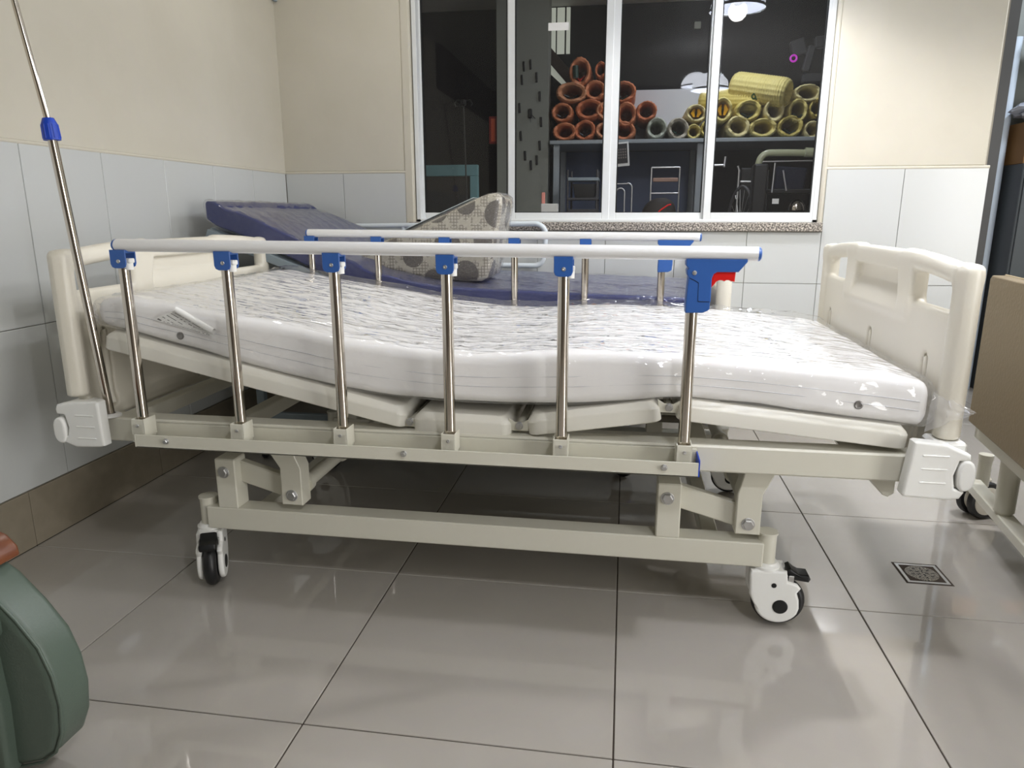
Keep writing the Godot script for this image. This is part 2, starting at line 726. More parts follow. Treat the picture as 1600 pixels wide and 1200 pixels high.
	var r := MB.new()
	r.span(Vector3(4.6, 0, -4.2), Vector3(4.9, 2.42, 4.5), 0.0)
	struct("wall_right", r, M.paint)
	var fr := MB.new()
	fr.span(Vector3(-0.75, 0, 4.2), Vector3(4.9, 2.42, 4.5), 0.0)
	struct("wall_front", fr, mat(Color(0.36, 0.33, 0.30), 0.8))  # out of view, kept dark to weaken the reflection in the window
	# cable end in the upper corner
	var cb := MB.new()
	cb.lathe([Vector2(0, 1.953), Vector2(0.010, 1.954), Vector2(0.012, 1.965), Vector2(0.012, 1.985), Vector2(0.004, 1.99), Vector2(0.004, 2.42)], 14, Transform3D(Basis(), Vector3(-0.508, 0, -1.199)))
	solo("corner_cable", cb, M.grey, Vector3(-0.508, 1.953, -1.199), "small grey cable end hanging in the upper corner of the room", "cable")


func added_door() -> void:
	# added glazed door out of view, its fill light brightening the bed fronts
	var d := Node3D.new()
	d.name = "door_1"
	add_child(d)
	d.set_meta("kind", "structure")
	var z0 := 2.2
	var z1 := 3.8
	var fr := MB.new()
	fr.span(Vector3(4.55, 0.0, z0 - 0.06), Vector3(4.61, 2.16, z0), 0.004)
	fr.span(Vector3(4.55, 0.0, z1), Vector3(4.61, 2.16, z1 + 0.06), 0.004)
	fr.span(Vector3(4.55, 2.10, z0), Vector3(4.61, 2.16, z1), 0.004)
	obj("frame", fr, M.alu, d)
	var gl := MB.new()
	gl.span(Vector3(4.575, 0.02, z0), Vector3(4.585, 2.10, z1), 0.0)
	var gm := mat(Color(0.7, 0.75, 0.8), 0.3)
	gm.emission_enabled = true
	gm.emission = Color(0.97, 0.98, 1.0)
	gm.emission_energy_multiplier = 0.8
	obj("pane", gl, gm, d)
	var l := AreaLight3D.new()
	l.name = "door_fill_light"  # fill light for the bed fronts and the floor beneath
	l.light_color = Color(1.0, 0.99, 0.975)
	l.light_energy = 6.5
	l.area_size = Vector2(1.5, 1.7)
	l.area_range = 14.0
	l.area_attenuation = 2.0
	l.shadow_enabled = true
	d.add_child(l)
	l.position = Vector3(4.54, 1.1, 3.0)
	l.rotation_degrees.y = 90.0


func back_window() -> void:
	var t := Node3D.new()
	t.name = "window_1"
	add_child(t)
	t.set_meta("kind", "structure")
	var z := -1.262
	var x0 := 0.152
	var x1 := 2.058
	var y0 := 0.927
	var y1 := 2.195
	var fr := MB.new()
	fr.span(Vector3(x0, y0, z - 0.05), Vector3(x0 + 0.022, y1, z + 0.032), 0.002)
	fr.span(Vector3(x1 - 0.022, y0, z - 0.05), Vector3(x1, y1, z + 0.032), 0.002)
	fr.span(Vector3(x0, y0, z - 0.05), Vector3(x1, y0 + 0.014, z + 0.032), 0.002)
	fr.span(Vector3(x0, y1 - 0.03, z - 0.05), Vector3(x1, y1, z + 0.032), 0.002)
	obj("frame", fr, M.alu, t)
	# sashes: [x from, x to, depth, left stile, right stile]
	var sashes := [[x0 + 0.02, 0.640, -0.028, 0.012, 0.036], [0.612, 1.104, 0.0, 0.034, 0.036], [1.100, 1.566, -0.004, 0.036, 0.030], [1.546, x1 - 0.012, 0.018, 0.034, 0.022]]
	for s in sashes:
		var sb := MB.new()
		var zz: float = z + s[2]
		sb.span(Vector3(s[0], y0 + 0.012, zz - 0.011), Vector3(s[0] + s[3], y1 - 0.02, zz + 0.011), 0.002)
		sb.span(Vector3(s[1] - s[4], y0 + 0.012, zz - 0.011), Vector3(s[1], y1 - 0.02, zz + 0.011), 0.002)
		sb.span(Vector3(s[0] + s[3], y0 + 0.012, zz - 0.011), Vector3(s[1] - s[4], y0 + 0.046, zz + 0.011), 0.002)
		sb.span(Vector3(s[0] + s[3], y1 - 0.06, zz - 0.011), Vector3(s[1] - s[4], y1 - 0.02, zz + 0.011), 0.002)
		var so := obj("sash", sb, M.alu, t)
		var gk := MB.new()
		gk.span(Vector3(s[0] + s[3] - 0.001, y0 + 0.045, zz - 0.005), Vector3(s[0] + s[3] + 0.004, y1 - 0.06, zz + 0.0105), 0.0)
		gk.span(Vector3(s[1] - s[4] - 0.004, y0 + 0.045, zz - 0.005), Vector3(s[1] - s[4] + 0.001, y1 - 0.06, zz + 0.0105), 0.0)
		gk.span(Vector3(s[0] + s[3], y0 + 0.045, zz - 0.005), Vector3(s[1] - s[4], y0 + 0.048, zz + 0.0105), 0.0)
		obj("gasket", gk, M.seal, so)
		var gl := MB.new()
		var ga := Vector3(s[0] + s[3] - 0.002, y0 + 0.044, zz)
		var gb := Vector3(s[1] - s[4] + 0.002, y1 - 0.058, zz)
		gl.quad(ga, Vector3(gb.x, ga.y, zz), gb, Vector3(ga.x, gb.y, zz))
		obj("pane", gl, M.glass, so)
	var sill := MB.new()
	sill.span(Vector3(0.12, 0.887, ZB - 0.13), Vector3(2.077, 0.927, ZB + 0.022), 0.003)
	struct("trim_2", sill, M.granite)
	var tp := MB.new()
	tp.span(Vector3(0.80, 1.792, z + 0.0005), Vector3(0.895, 1.826, z + 0.0015), 0.0003)
	solo("tape_strip", tp, M.paper, Vector3(0.85, 1.80, z), "small white paper strip taped on the second window pane", "tape")


# ---------------------------------------------------------------- the white bed
func sd_box(q: Vector3, c: Vector3, h: Vector3, r: float) -> float:
	var d := (q - c).abs() - h + Vector3(r, r, r)
	return Vector3(maxf(d.x, 0), maxf(d.y, 0), maxf(d.z, 0)).length() + minf(maxf(d.x, maxf(d.y, d.z)), 0.0) - r


func smin(a: float, b: float, k: float) -> float:
	var h := maxf(k - absf(a - b), 0.0) / k
	return minf(a, b) - h * h * k * 0.25


func smax(a: float, b: float, k: float) -> float:
	return -smin(-a, -b, k)


# moulded end board; its inner face looks to -x, z across, y up from the floor
func board_distance(q: Vector3) -> float:
	var az := absf(q.z)
	# posts
	var d := Vector2(q.x, az - 0.500).length()
	var post: float = smax(maxf(d - 0.0265, 0.500 - q.y), q.y - 0.866, 0.016)
	# top rail, gently arched; the hand grips are a little thicker than the middle
	var thick := smoothstep(0.155, 0.185, az)
	var arch := 0.860 + 0.005 * thick - 0.024 * pow(minf(az, 0.50) / 0.50, 2.6)
	var rail := maxf(Vector2(q.x, q.y - arch).length() - lerpf(0.021, 0.0235, thick), az - 0.50)
	var s := smin(post, rail, 0.018)
	# panel and the block between the two hand holes
	var panel := sd_box(q, Vector3(0, 0.605, 0), Vector3(0.0165, 0.161, 0.492), 0.012)
	var block := sd_box(q, Vector3(0, 0.80, 0), Vector3(0.0215, 0.078, 0.262), 0.014)
	var foot := sd_box(q, Vector3(0, 0.446, 0), Vector3(0.0165, 0.03, 0.40), 0.012)
	s = smin(s, smin(panel, smin(block, foot, 0.015), 0.02), 0.010)
	# sunk field in the middle, deeper at its top
	if q.x < 0.0 and az < 0.24 and q.y > 0.70:
		var deep := lerpf(0.0, 0.030, clampf((q.y - 0.745) / 0.07, 0.0, 1.0))
		var w := 0.165 + 0.02 * clampf((0.83 - q.y) / 0.08, 0.0, 1.0)
		var cut := maxf(maxf(az - w, q.y - 0.832), maxf(0.742 - q.y, q.x + 0.0225 - deep))
		s = smax(s, -cut, 0.008)
	# grooves
	if q.x < 0.0 and q.y < 0.69:
		for z0 in [-0.40, 0.0, 0.38]:
			if absf(q.z - z0) < 0.05:
				var gy := clampf(q.y, 0.46, 0.648)
				var g := Vector2(q.y - gy, q.z - z0).length()
				s = smax(s, -maxf(absf(g - 0.0115) - 0.0034, -0.0165 + 0.006 - q.x if q.x > -0.0165 + 0.006 else q.x + 0.0105), 0.003)
	return s


func make_board_mesh() -> ArrayMesh:
	var mb := MB.new()
	mb.nets(board_distance, Vector3(-0.045, 0.40, -0.545), Vector3(0.045, 0.915, 0.545), 0.0062)
	return mb.mesh(Vector3(), 65.0)


func corner_block(parent: Node, side: float, front: float) -> void:
	# side 1: foot end. front 1: near the camera
	var pts: PackedVector2Array
	if side > 0:
		pts = poly([1.797, 0.505, 1.803, 0.508, 1.862, 0.503, 1.885, 0.492, 1.910, 0.482, 1.912, 0.470, 1.890, 0.468, 1.882, 0.436, 1.887, 0.408, 1.907, 0.400, 1.899, 0.385, 1.875, 0.381, 1.790, 0.384, 1.785, 0.390])
	else:
		pts = poly([-0.086, 0.512, -0.092, 0.516, -0.169, 0.511, -0.203, 0.503, -0.208, 0.491, -0.206, 0.479, -0.185, 0.477, -0.178, 0.445, -0.184, 0.423, -0.206, 0.421, -0.203, 0.408, -0.163, 0.393, -0.096, 0.396, -0.084, 0.400])
	var zc := 0.24 + front * 0.5
	var z0 := minf(zc + front * 0.058, zc + front * 0.026)
	var z1 := maxf(zc + front * 0.058, zc + front * 0.026)
	var b := MB.new()
	b.prism(pts, z0, z1, 0.006, 3)
	var mx := 1.880 if side > 0 else -0.180
	b.span(Vector3(mx - 0.034, 0.405, minf(zc - front * 0.040, zc + front * 0.03)), Vector3(mx + 0.034, 0.4995, maxf(zc - front * 0.040, zc + front * 0.03)), 0.006)
	var o := obj("corner_block", b, M.white, parent)
	if front > 0:
		var xr := 1.842 if side > 0 else -0.128
		for y in [0.478, 0.449, 0.419]:
			var r := MB.new()
			r.box(Vector3(xr, y, z1 + 0.0006), Vector3(0.052, 0.0035, 0.004), 0.0015)
			obj("ridge", r, M.white, o)
	var u := MB.new()
	var bp := PackedVector2Array()
	var bx := 1.903 if side > 0 else -0.199
	for k in 24:
		var a := TAU * k / 24
		var w := 0.020 if (cos(a) * side > 0) else 0.015
		bp.append(Vector2(bx + w * cos(a), 0.437 + 0.034 * signf(sin(a)) * pow(absf(sin(a)), 0.7)))
	u.prism(bp, z0 + 0.004 if front > 0 else z0 - 0.004, z1 + 0.004 if front > 0 else z1 - 0.004, 0.006, 3)
	obj("release_button", u, M.white, o)


func caster(parent: Node, at: Vector3, turn: float, called := "castor") -> void:
	var root := Node3D.new()
	root.name = child_name(parent, called)
	parent.add_child(root)
	root.position = at - where(parent)
	root.rotation_degrees.y = turn
	var base := func(n: String, b: MB, m: Material) -> void:
		put(n, b.mesh(), m, root)
	# hood: two shells and a neck
	var shell := [-0.036, 0.150, -0.038, 0.140, -0.036, 0.086, -0.022, 0.058]
	for k in 15:
		var a := deg_to_rad(185.0 + 148.0 * k / 14.0)
		shell.append_array([0.030 + 0.052 * cos(a), 0.064 + 0.048 * sin(a)])
	shell.append_array([0.080, 0.056, 0.078, 0.078, 0.072, 0.096, 0.080, 0.108, 0.072, 0.118, 0.050, 0.124, 0.046, 0.150])
	for s in [-1.0, 1.0]:
		var h := MB.new()
		h.prism(poly(shell), minf(s * 0.018, s * 0.033), maxf(s * 0.018, s * 0.033), 0.006, 3)
		base.call("hood", h, M.white)
		var hub := MB.new()
		hub.lathe([Vector2(0.0175, 0.0), Vector2(0.0175, 0.002), Vector2(0.014, 0.0035), Vector2(0, 0.0035)], 24, Transform3D(Basis(Vector3.RIGHT, PI / 2 * s), Vector3(0.036, 0.06, s * 0.0325)))
		base.call("hub_cap", hub, M.black)
		var pin := MB.new()
		pin.lathe([Vector2(0.006, 0.0), Vector2(0.006, 0.0015), Vector2(0, 0.003)], 16, Transform3D(Basis(Vector3.RIGHT, PI / 2 * s), Vector3(0.018, 0.114, s * 0.0325)))
		base.call("pin", pin, M.black)
	var neck := MB.new()
	neck.span(Vector3(-0.034, 0.128, -0.031), Vector3(0.046, 0.150, 0.031), 0.008)
	neck.lathe([Vector2(0, 0.149), Vector2(0.034, 0.149), Vector2(0.034, 0.155), Vector2(0.029, 0.158), Vector2(0.027, 0.163), Vector2(0, 0.163)], 26)
	base.call("neck", neck, M.white)
	var w := MB.new()
	var f := Transform3D(Basis(Vector3.RIGHT, PI / 2), Vector3(0.036, 0.0625, 0))
	w.lathe([Vector2(0, -0.016), Vector2(0.05, -0.016), Vector2(0.0565, -0.0135), Vector2(0.061, -0.007), Vector2(0.0625, 0.0), Vector2(0.061, 0.007), Vector2(0.0565, 0.0135), Vector2(0.05, 0.016), Vector2(0, 0.016)], 40, f)
	base.call("wheel", w, M.rubber)
	var pd := MB.new()
	pd.prism(poly([0.048, 0.150, 0.056, 0.154, 0.068, 0.144, 0.078, 0.139, 0.098, 0.138, 0.103, 0.128, 0.099, 0.120, 0.078, 0.122, 0.064, 0.124, 0.054, 0.128]), -0.021, 0.021, 0.005, 2)
	base.call("brake_pedal", pd, M.black)
	var pb := MB.new()
	for s in [-1.0, 1.0]:
		pb.box(Vector3(0.058, 0.126, s * 0.0235), Vector3(0.012, 0.022, 0.003), 0.001)
	base.call("pedal_bracket", pb, M.bolt)


const POSTS := [0.033, 0.292, 0.550, 0.807, 1.062, 1.330]

func side_rail(bed: Node, zc: float, out: float, posts: Array) -> void:
	# out: direction in which the outside lies; the posts stand at zc
	var ch := MB.new()
	var zo := zc + out * 0.030
	var zi := zc - out * 0.034
	var lo := minf(zo, zo - out * 0.003)
	ch.span(Vector3(0.028, 0.413, lo), Vector3(1.362, 0.446, lo + 0.003), 0.0008)
	ch.span(Vector3(0.028, 0.413, minf(zo, zi)), Vector3(1.362, 0.4165, maxf(zo, zi)), 0.0008)
	var li := minf(zi, zi + out * 0.004)
	ch.span(Vector3(0.028, 0.413, li), Vector3(1.362, 0.458, li + 0.004), 0.0008)
	var o := obj("side_rail", ch, M.steel, bed)
	for x in [0.110, 0.704, 1.289]:
		hex_bolt(o, Vector3(x, 0.4325, zo + (0.0005 if out > 0 else -0.0005)), 0.0058, M.bolt, "screw")
	for x in [0.0265, 1.3625]:
		var ec := MB.new()
		ec.span(Vector3(x - 0.0012, 0.414, minf(zo, zi) - 0.0004), Vector3(x + 0.0018, 0.452 if x > 1 else 0.445, maxf(zo, zi) + 0.0004), 0.0005)
		obj("channel_cap", ec, M.collar if x > 1 else M.steel, o)
	var hy := func(x: float) -> float:
		return 0.8965 - (x - 0.017) / 1.447 * 0.0085
	var hr := MB.new()
	var x0: float = posts[0] - 0.014
	var x1: float = posts[5] + 0.130
	hr.tube([Vector3(x0 + 0.006, hy.call(x0), zc), Vector3((x0 + x1) * 0.5, hy.call((x0 + x1) * 0.5), zc), Vector3(x1 - 0.006, hy.call(x1), zc)], 0.0145, 22, 0.021)
	var h := obj("handrail", hr, M.rail, o)
	for e in [[x0, -1.0], [x1, 1.0]]:
		var cp := MB.new()
		cp.tube([Vector3(e[0] - e[1] * 0.007, hy.call(e[0]), zc), Vector3(e[0] - e[1] * 0.002, hy.call(e[0]), zc), Vector3(e[0], hy.call(e[0]), zc)], 0.0142, 22, 0.0207, true, [1.02, 1.0, 0.82])
		obj("end_cap", cp, M.blue, o)
	for i in 6:
		var x: float = posts[i]
		var top: float = hy.call(x) - 0.014
		var pt := MB.new()
		pt.tube([Vector3(x, 0.44, zc), Vector3(x, top - (0.03 if i < 5 else 0.1), zc)], 0.0128, 18)
		obj("post", pt, M.chrome, o)
		# foot socket: a folded plate with a rivet
		var sk := MB.new()
		var zf := zc + out * 0.0245
		sk.span(Vector3(x - 0.0165, 0.424, minf(zf, zf - out * 0.003)), Vector3(x + 0.0165, 0.482, maxf(zf, zf - out * 0.003)), 0.001)
		sk.span(Vector3(x + 0.0135, 0.436, minf(zc - out * 0.024, zf)), Vector3(x + 0.0165, 0.482, maxf(zc - out * 0.024, zf)), 0.001)
		sk.span(Vector3(x - 0.0165, 0.436, minf(zc - out * 0.024, zf)), Vector3(x - 0.0135, 0.482, maxf(zc - out * 0.024, zf)), 0.001)
		sk.span(Vector3(x - 0.0135, 0.430, minf(zc - out * 0.024, zf)), Vector3(x + 0.0135, 0.470, maxf(zc - out * 0.024, zf)), 0.001)
		obj("socket", sk, M.steel, o)
		var rv := MB.new()
		rv.lathe([Vector2(0.0042, 0), Vector2(0.0036, 0.0015), Vector2(0.0015, 0.002), Vector2(0, 0.0012)], 14, Transform3D(Basis(Vector3.RIGHT, PI / 2 * out), Vector3(x + 0.001, 0.466, zf)))
		obj("rivet", rv, M.bolt, o)
		if i < 5:
			var c := MB.new()
			var y1 := top + 0.004
			var y0 := top - 0.038
			var pl := PackedVector2Array([Vector2(x - 0.020, y1), Vector2(x - 0.020, y0 + 0.010), Vector2(x - 0.017, y0 + 0.003), Vector2(x - 0.010, y0), Vector2(x + 0.010, y0), Vector2(x + 0.017, y0 + 0.003), Vector2(x + 0.020, y0 + 0.010), Vector2(x + 0.020, y1)])
			c.prism(pl, zc + 0.0155, zc + 0.019, 0.001)
			c.prism(pl, zc - 0.019, zc - 0.0155, 0.001)
			c.span(Vector3(x - 0.020, y1 - 0.008, zc - 0.017), Vector3(x + 0.020, y1, zc + 0.017), 0.001)
			obj("clip", c, M.blue, o)
			var rc := MB.new()
			rc.lathe([Vector2(0.0048, 0), Vector2(0.004, 0.0015), Vector2(0.0016, 0.002), Vector2(0, 0.001)], 14, Transform3D(Basis(Vector3.RIGHT, PI / 2 * out), Vector3(x + 0.001, y0 + 0.016, zc + out * 0.019)))
			obj("rivet", rc, M.bolt, o)
			var bu := MB.new()
			bu.tube([Vector3(x + 0.012, top - 0.042, zc), Vector3(x + 0.012, top - 0.020, zc)], 0.0105, 14)
			bu.span(Vector3(x - 0.004, top - 0.027, zc - 0.010), Vector3(x + 0.023, top - 0.016, zc + 0.010), 0.002)
			obj("bush", bu, M.white, o)
	# latch at the last post
	var dx: float = posts[5] - 1.330
	var lp := poly([1.3123, 0.878, 1.4329, 0.878, 1.4329, 0.8729, 1.4165, 0.8524, 1.3749, 0.8522, 1.3681, 0.8481, 1.3650, 0.8392, 1.3653, 0.7919, 1.3642, 0.7894, 1.3640, 0.7762, 1.3601, 0.7728, 1.3507, 0.7685, 1.3161, 0.7677, 1.3157, 0.7893, 1.3184, 0.8418, 1.3154, 0.8467, 1.3146, 0.8548, 1.3174, 0.8596, 1.3128, 0.8644])
	for i in lp.size():
		lp[i].x += dx
	var la := MB.new()
	la.prism(lp, zc - 0.019, zc + 0.019, 0.0015)
	var lo_ := obj("latch", la, M.blue, o)
	lo_.set_meta("label", "blue latch housing at the foot end of the rail")
	var lv := poly([1.372, 0.8555, 1.4127, 0.8555, 1.4127, 0.8524, 1.4116, 0.8322, 1.4043, 0.8329, 1.3994, 0.8353, 1.3947, 0.8352, 1.3909, 0.8327, 1.3860, 0.8348, 1.3805, 0.8347, 1.3751, 0.8317, 1.3708, 0.8251, 1.3656, 0.8190, 1.3620, 0.8190, 1.3620, 0.8450])
	for i in lv.size():
		lv[i].x += dx
	var le := MB.new()
	le.prism(lv, zc - 0.012, zc + 0.012, 0.003, 2)
	var leo := obj("latch_lever", le, M.red, o)
	leo.set_meta("label", "red trigger under the blue latch")
	var se := MB.new()
	var sp := [1.3209, 0.8394, 1.3324, 0.8339, 1.3393, 0.8295, 1.3397, 0.7922, 1.3437, 0.7915, 1.3629, 0.7915]
	for i in range(0, sp.size() - 2, 2):
		se.bar(Vector3(sp[i] + dx, sp[i + 1], zc + out * 0.019), Vector3(sp[i + 2] + dx, sp[i + 3], zc + out * 0.019), 0.0006, 0.0014, 0.0)
	obj("latch_seam", se, M.black, o)
	var rl := MB.new()
	rl.lathe([Vector2(0.005, 0), Vector2(0.0042, 0.002), Vector2(0, 0.003)], 16, Transform3D(Basis(Vector3.RIGHT, PI / 2 * out), Vector3(1.3299 + dx, 0.8501, zc + out * 0.019)))
	obj("rivet", rl, M.bolt, o)


func white_bed() -> void:
	var bed := thing("hospital_bed", "white adjustable hospital bed with blue-clipped side rails in front, carrying the white mattress", "bed", Vector3(0.85, 0, 0.26))
	# end boards
	var bm := make_board_mesh()
	var fb := put("footboard", bm, M.cream, bed)
	fb.position = Vector3(1.882, 0, 0.235) - bed.position
	var hb := put("headboard", bm, M.cream, bed)
	hb.position = Vector3(-0.187, 0.012, 0.235) - bed.position
	hb.rotation_degrees.y = 180.0
	for s in [1.0, -1.0]:
		for f in [1.0, -1.0]:
			corner_block(bed, s, f)
	# main frame
	for z in [0.728, -0.205]:
		var b := MB.new()
		b.span(Vector3(-0.13, 0.402, z - 0.03), Vector3(1.83, 0.464, z + 0.03), 0.004)
		obj("frame_beam", b, M.steel, bed)
	for x in [-0.115, 0.20, 0.72, 1.38, 1.80]:
		var b := MB.new()
		b.span(Vector3(x - 0.02, 0.406, -0.18), Vector3(x + 0.02, 0.446, 0.70), 0.003)
		obj("cross_beam", b, M.steel, bed)
	var fl := MB.new()
	fl.lathe([Vector2(0, 0.464), Vector2(0.026, 0.464), Vector2(0.026, 0.468), Vector2(0.018, 0.472), Vector2(0.013, 0.472)], 22, Transform3D(Basis(), Vector3(-0.097, 0, 0.745)))
	obj("pole_socket", fl, M.white, bed)
	side_rail(bed, 0.797, 1.0, POSTS)
	var far := []
	for x in POSTS:
		far.append(x - 0.012)
	side_rail(bed, -0.262, -1.0, far)
	# platform: four padded panels joined by hinges
	var panels := [["back_panel", Vector2(-0.086, 0.665), Vector2(0.686, 0.492)], ["seat_panel", Vector2(0.704, 0.486), Vector2(0.940, 0.482)], ["thigh_panel", Vector2(0.978, 0.488), Vector2(1.280, 0.5365)], ["leg_panel", Vector2(1.318, 0.542), Vector2(1.806, 0.497)]]
	for q in panels:
		var a: Vector2 = q[1]
		var b: Vector2 = q[2]
		var m := MB.new()
		var ang := (b - a).angle()
		var l := a.distance_to(b)
		m.x = Transform3D(Basis(Vector3.BACK, ang), Vector3(a.x, a.y, 0))
		# rounded plan with a chamfered upper rim
		var plan := PackedVector2Array()
		var w0 := -0.222
		var w1 := 0.752
		var r := 0.022
		for c in [[Vector2(r, w0 + r), 180.0], [Vector2(l - r, w0 + r), 270.0], [Vector2(l - r, w1 - r), 0.0], [Vector2(r, w1 - r), 90.0]]:
			for k in 6:
				var aa: float = deg_to_rad(c[1] + 90.0 * k / 5.0)
				plan.append(c[0] + Vector2(cos(aa), sin(aa)) * r)
		var rows := []
		for lev in [[0.016, -0.024], [0.002, -0.024], [0.0, -0.022], [0.0, 0.006], [0.003, 0.012], [0.013, 0.0225], [0.018, 0.024]]:
			var row := []
			var cx := Vector2(l * 0.5, (w0 + w1) * 0.5)
			for v in plan:
				var e: Vector2 = v - cx
				var sc := Vector2(1.0 - lev[0] / (l * 0.5), 1.0 - lev[0] / ((w1 - w0) * 0.5))
				var g := cx + e * sc
				row.append(Vector3(g.x, lev[1], g.y))
			row.reverse()
			rows.append(row)
		m.skin(rows, true, true)
		obj(q[0], m, M.panel, bed, 30.0)
	for h in [Vector2(0.693, 0.484), Vector2(0.958, 0.486), Vector2(1.299, 0.545)]:
		for z in [0.735, -0.205]:
			var m := MB.new()
			m.prism(poly([h.x - 0.026, h.y + 0.016, h.x - 0.010, h.y + 0.006, h.x + 0.010, h.y + 0.006, h.x + 0.026, h.y + 0.016, h.x + 0.022, h.y - 0.014, h.x - 0.022, h.y - 0.014]), z - 0.004, z + 0.002, 0.0008)
			var o := obj("hinge", m, M.steel, bed)
			if z > 0:
				hex_bolt(o, Vector3(h.x, h.y - 0.002, z + 0.002), 0.0075, M.bolt)
		var ax := MB.new()
		ax.tube([Vector3(h.x, h.y - 0.004, -0.20), Vector3(h.x, h.y - 0.004, 0.73)], 0.009, 12)
		obj("hinge_axle", ax, M.steel, bed)
	# lower carriage
	for z in [0.686, -0.160]:
		var f := 1.0 if z > 0 else -1.0
		var b := MB.new()
		b.span(Vector3(0.122, 0.156, z - 0.03), Vector3(1.535, 0.217, z + 0.03), 0.003)
		for x in [0.112, 1.546]:
			b.lathe([Vector2(0, 0.150), Vector2(0.022, 0.150), Vector2(0.022, 0.231), Vector2(0.0245, 0.232), Vector2(0.0245, 0.237), Vector2(0, 0.239)], 24, Transform3D(Basis(), Vector3(x, 0, z)))
		obj("lower_beam", b, M.steel, bed)
		for x in [0.186, 1.312]:
			var u := MB.new()
			u.span(Vector3(x - 0.028, 0.216, z - 0.027), Vector3(x + 0.028, 0.352, z + 0.0296), 0.003)
			var uo := obj("upright", u, M.steel, bed)
			hex_bolt(uo, Vector3(x - 0.004, 0.316, z + 0.03), 0.0125, M.bolt)
		for hgr in [[0.364, -1.0, 0.186], [1.495, 1.0, 1.312]]:
			var x: float = hgr[0]
			var d: float = hgr[1]
			var h := MB.new()
			h.prism(poly([x - 0.028, 0.236, x + 0.028, 0.236, x + 0.028, 0.335, x + d * 0.028 + (0.028 if d < 0 else 0.0) + (0.03 if d > 0 else 0.0), 0.404, x - (0.072 if d < 0 else 0.012), 0.404, x - 0.028, 0.335]), z - 0.025, z + 0.026, 0.002)
			var ho := obj("hanger", h, M.steel, bed)
			hex_bolt(ho, Vector3(x, 0.262, z + 0.026), 0.0125, M.bolt)
			var lk := MB.new()
			var zz: float = z - f * 0.012
			lk.bar(Vector3(hgr[2], 0.318, zz), Vector3(x, 0.266, zz), 0.026, 0.056, 0.003)
			obj("link_arm", lk, M.steel, bed)
	for x in [0.364, 1.495]:
		var m := MB.new()
		m.tube([Vector3(x + 0.01, 0.275, -0.15), Vector3(x + 0.01, 0.275, 0.66)], 0.019, 16)
		for z in [0.652, 0.40, 0.10]:
			m.tube([Vector3(x + 0.01, 0.275, z - 0.012), Vector3(x + 0.01, 0.275, z + 0.012)], 0.026, 16)
		obj("torque_tube", m, M.steel, bed)
	for x in [0.25, 1.42]:
		var m := MB.new()
		m.span(Vector3(x - 0.02, 0.166, -0.14), Vector3(x + 0.02, 0.206, 0.66), 0.003)
		obj("lower_cross_beam", m, M.steel, bed)
	for q in [[0.45, 0.30, 0.95], [1.02, 0.16, 1.50]]:
		var m := MB.new()
		m.tube([Vector3(q[0], 0.392, q[1]), Vector3(q[2], 0.392, q[1])], 0.021, 16)
		m.tube([Vector3(q[2], 0.392, q[1]), Vector3(1.86, 0.392, q[1])], 0.011, 12)
		obj("crank_screw", m, mat(Color(0.42, 0.40, 0.36), 0.5), bed)
	var lever := MB.new()
	lever.prism(poly([1.44, 0.50, 1.50, 0.50, 1.545, 0.40, 1.49, 0.40]), 0.15, 0.158, 0.001)
	lever.prism(poly([0.46, 0.50, 0.53, 0.54, 0.52, 0.38, 0.46, 0.38]), 0.29, 0.298, 0.001)
	obj("lift_lever", lever, M.steel, bed)
	var knob := MB.new()
	knob.lathe([Vector2(0, 0.01), Vector2(0.017, 0.01), Vector2(0.019, 0.002), Vector2(0.016, -0.012), Vector2(0, -0.012)], 20, Transform3D(Basis(Vector3.RIGHT, PI / 2), Vector3(0.70, 0.352, 0.30)))
	obj("crank_knob", knob, M.white, bed)
	var cp := MB.new()
	cp.prism(poly([1.735, 0.405, 1.80, 0.405, 1.80, 0.360, 1.788, 0.352, 1.776, 0.356]), 0.40, 0.72, 0.002)
	obj("crank_bracket", cp, M.steel, bed)
	caster(bed, Vector3(1.546, 0, 0.686), 0.0)
	caster(bed, Vector3(0.112, 0, 0.686), -66.0)
	caster(bed, Vector3(1.546, 0, -0.160), 0.0)
	caster(bed, Vector3(0.112, 0, -0.160), 180.0)


# ---------------------------------------------------------------- white mattress
const MAT_TOP := [[-0.13, 0.758], [-0.033, 0.766], [0.026, 0.757], [0.144, 0.738], [0.30, 0.716], [0.44, 0.695], [0.536, 0.675], [0.748, 0.652], [0.878, 0.648], [1.03, 0.657], [1.173, 0.661], [1.351, 0.656], [1.53, 0.646], [1.762, 0.629], [1.86, 0.617]]
const MAT_BOT := [[-0.13, 0.700], [-0.09, 0.694], [0.045, 0.664], [0.274, 0.612], [0.438, 0.575], [0.567, 0.553], [0.70, 0.541], [0.819, 0.536], [0.96, 0.536], [1.09, 0.541], [1.20, 0.553], [1.299, 0.563], [1.40, 0.561], [1.512, 0.553], [1.687, 0.535], [1.86, 0.520]]

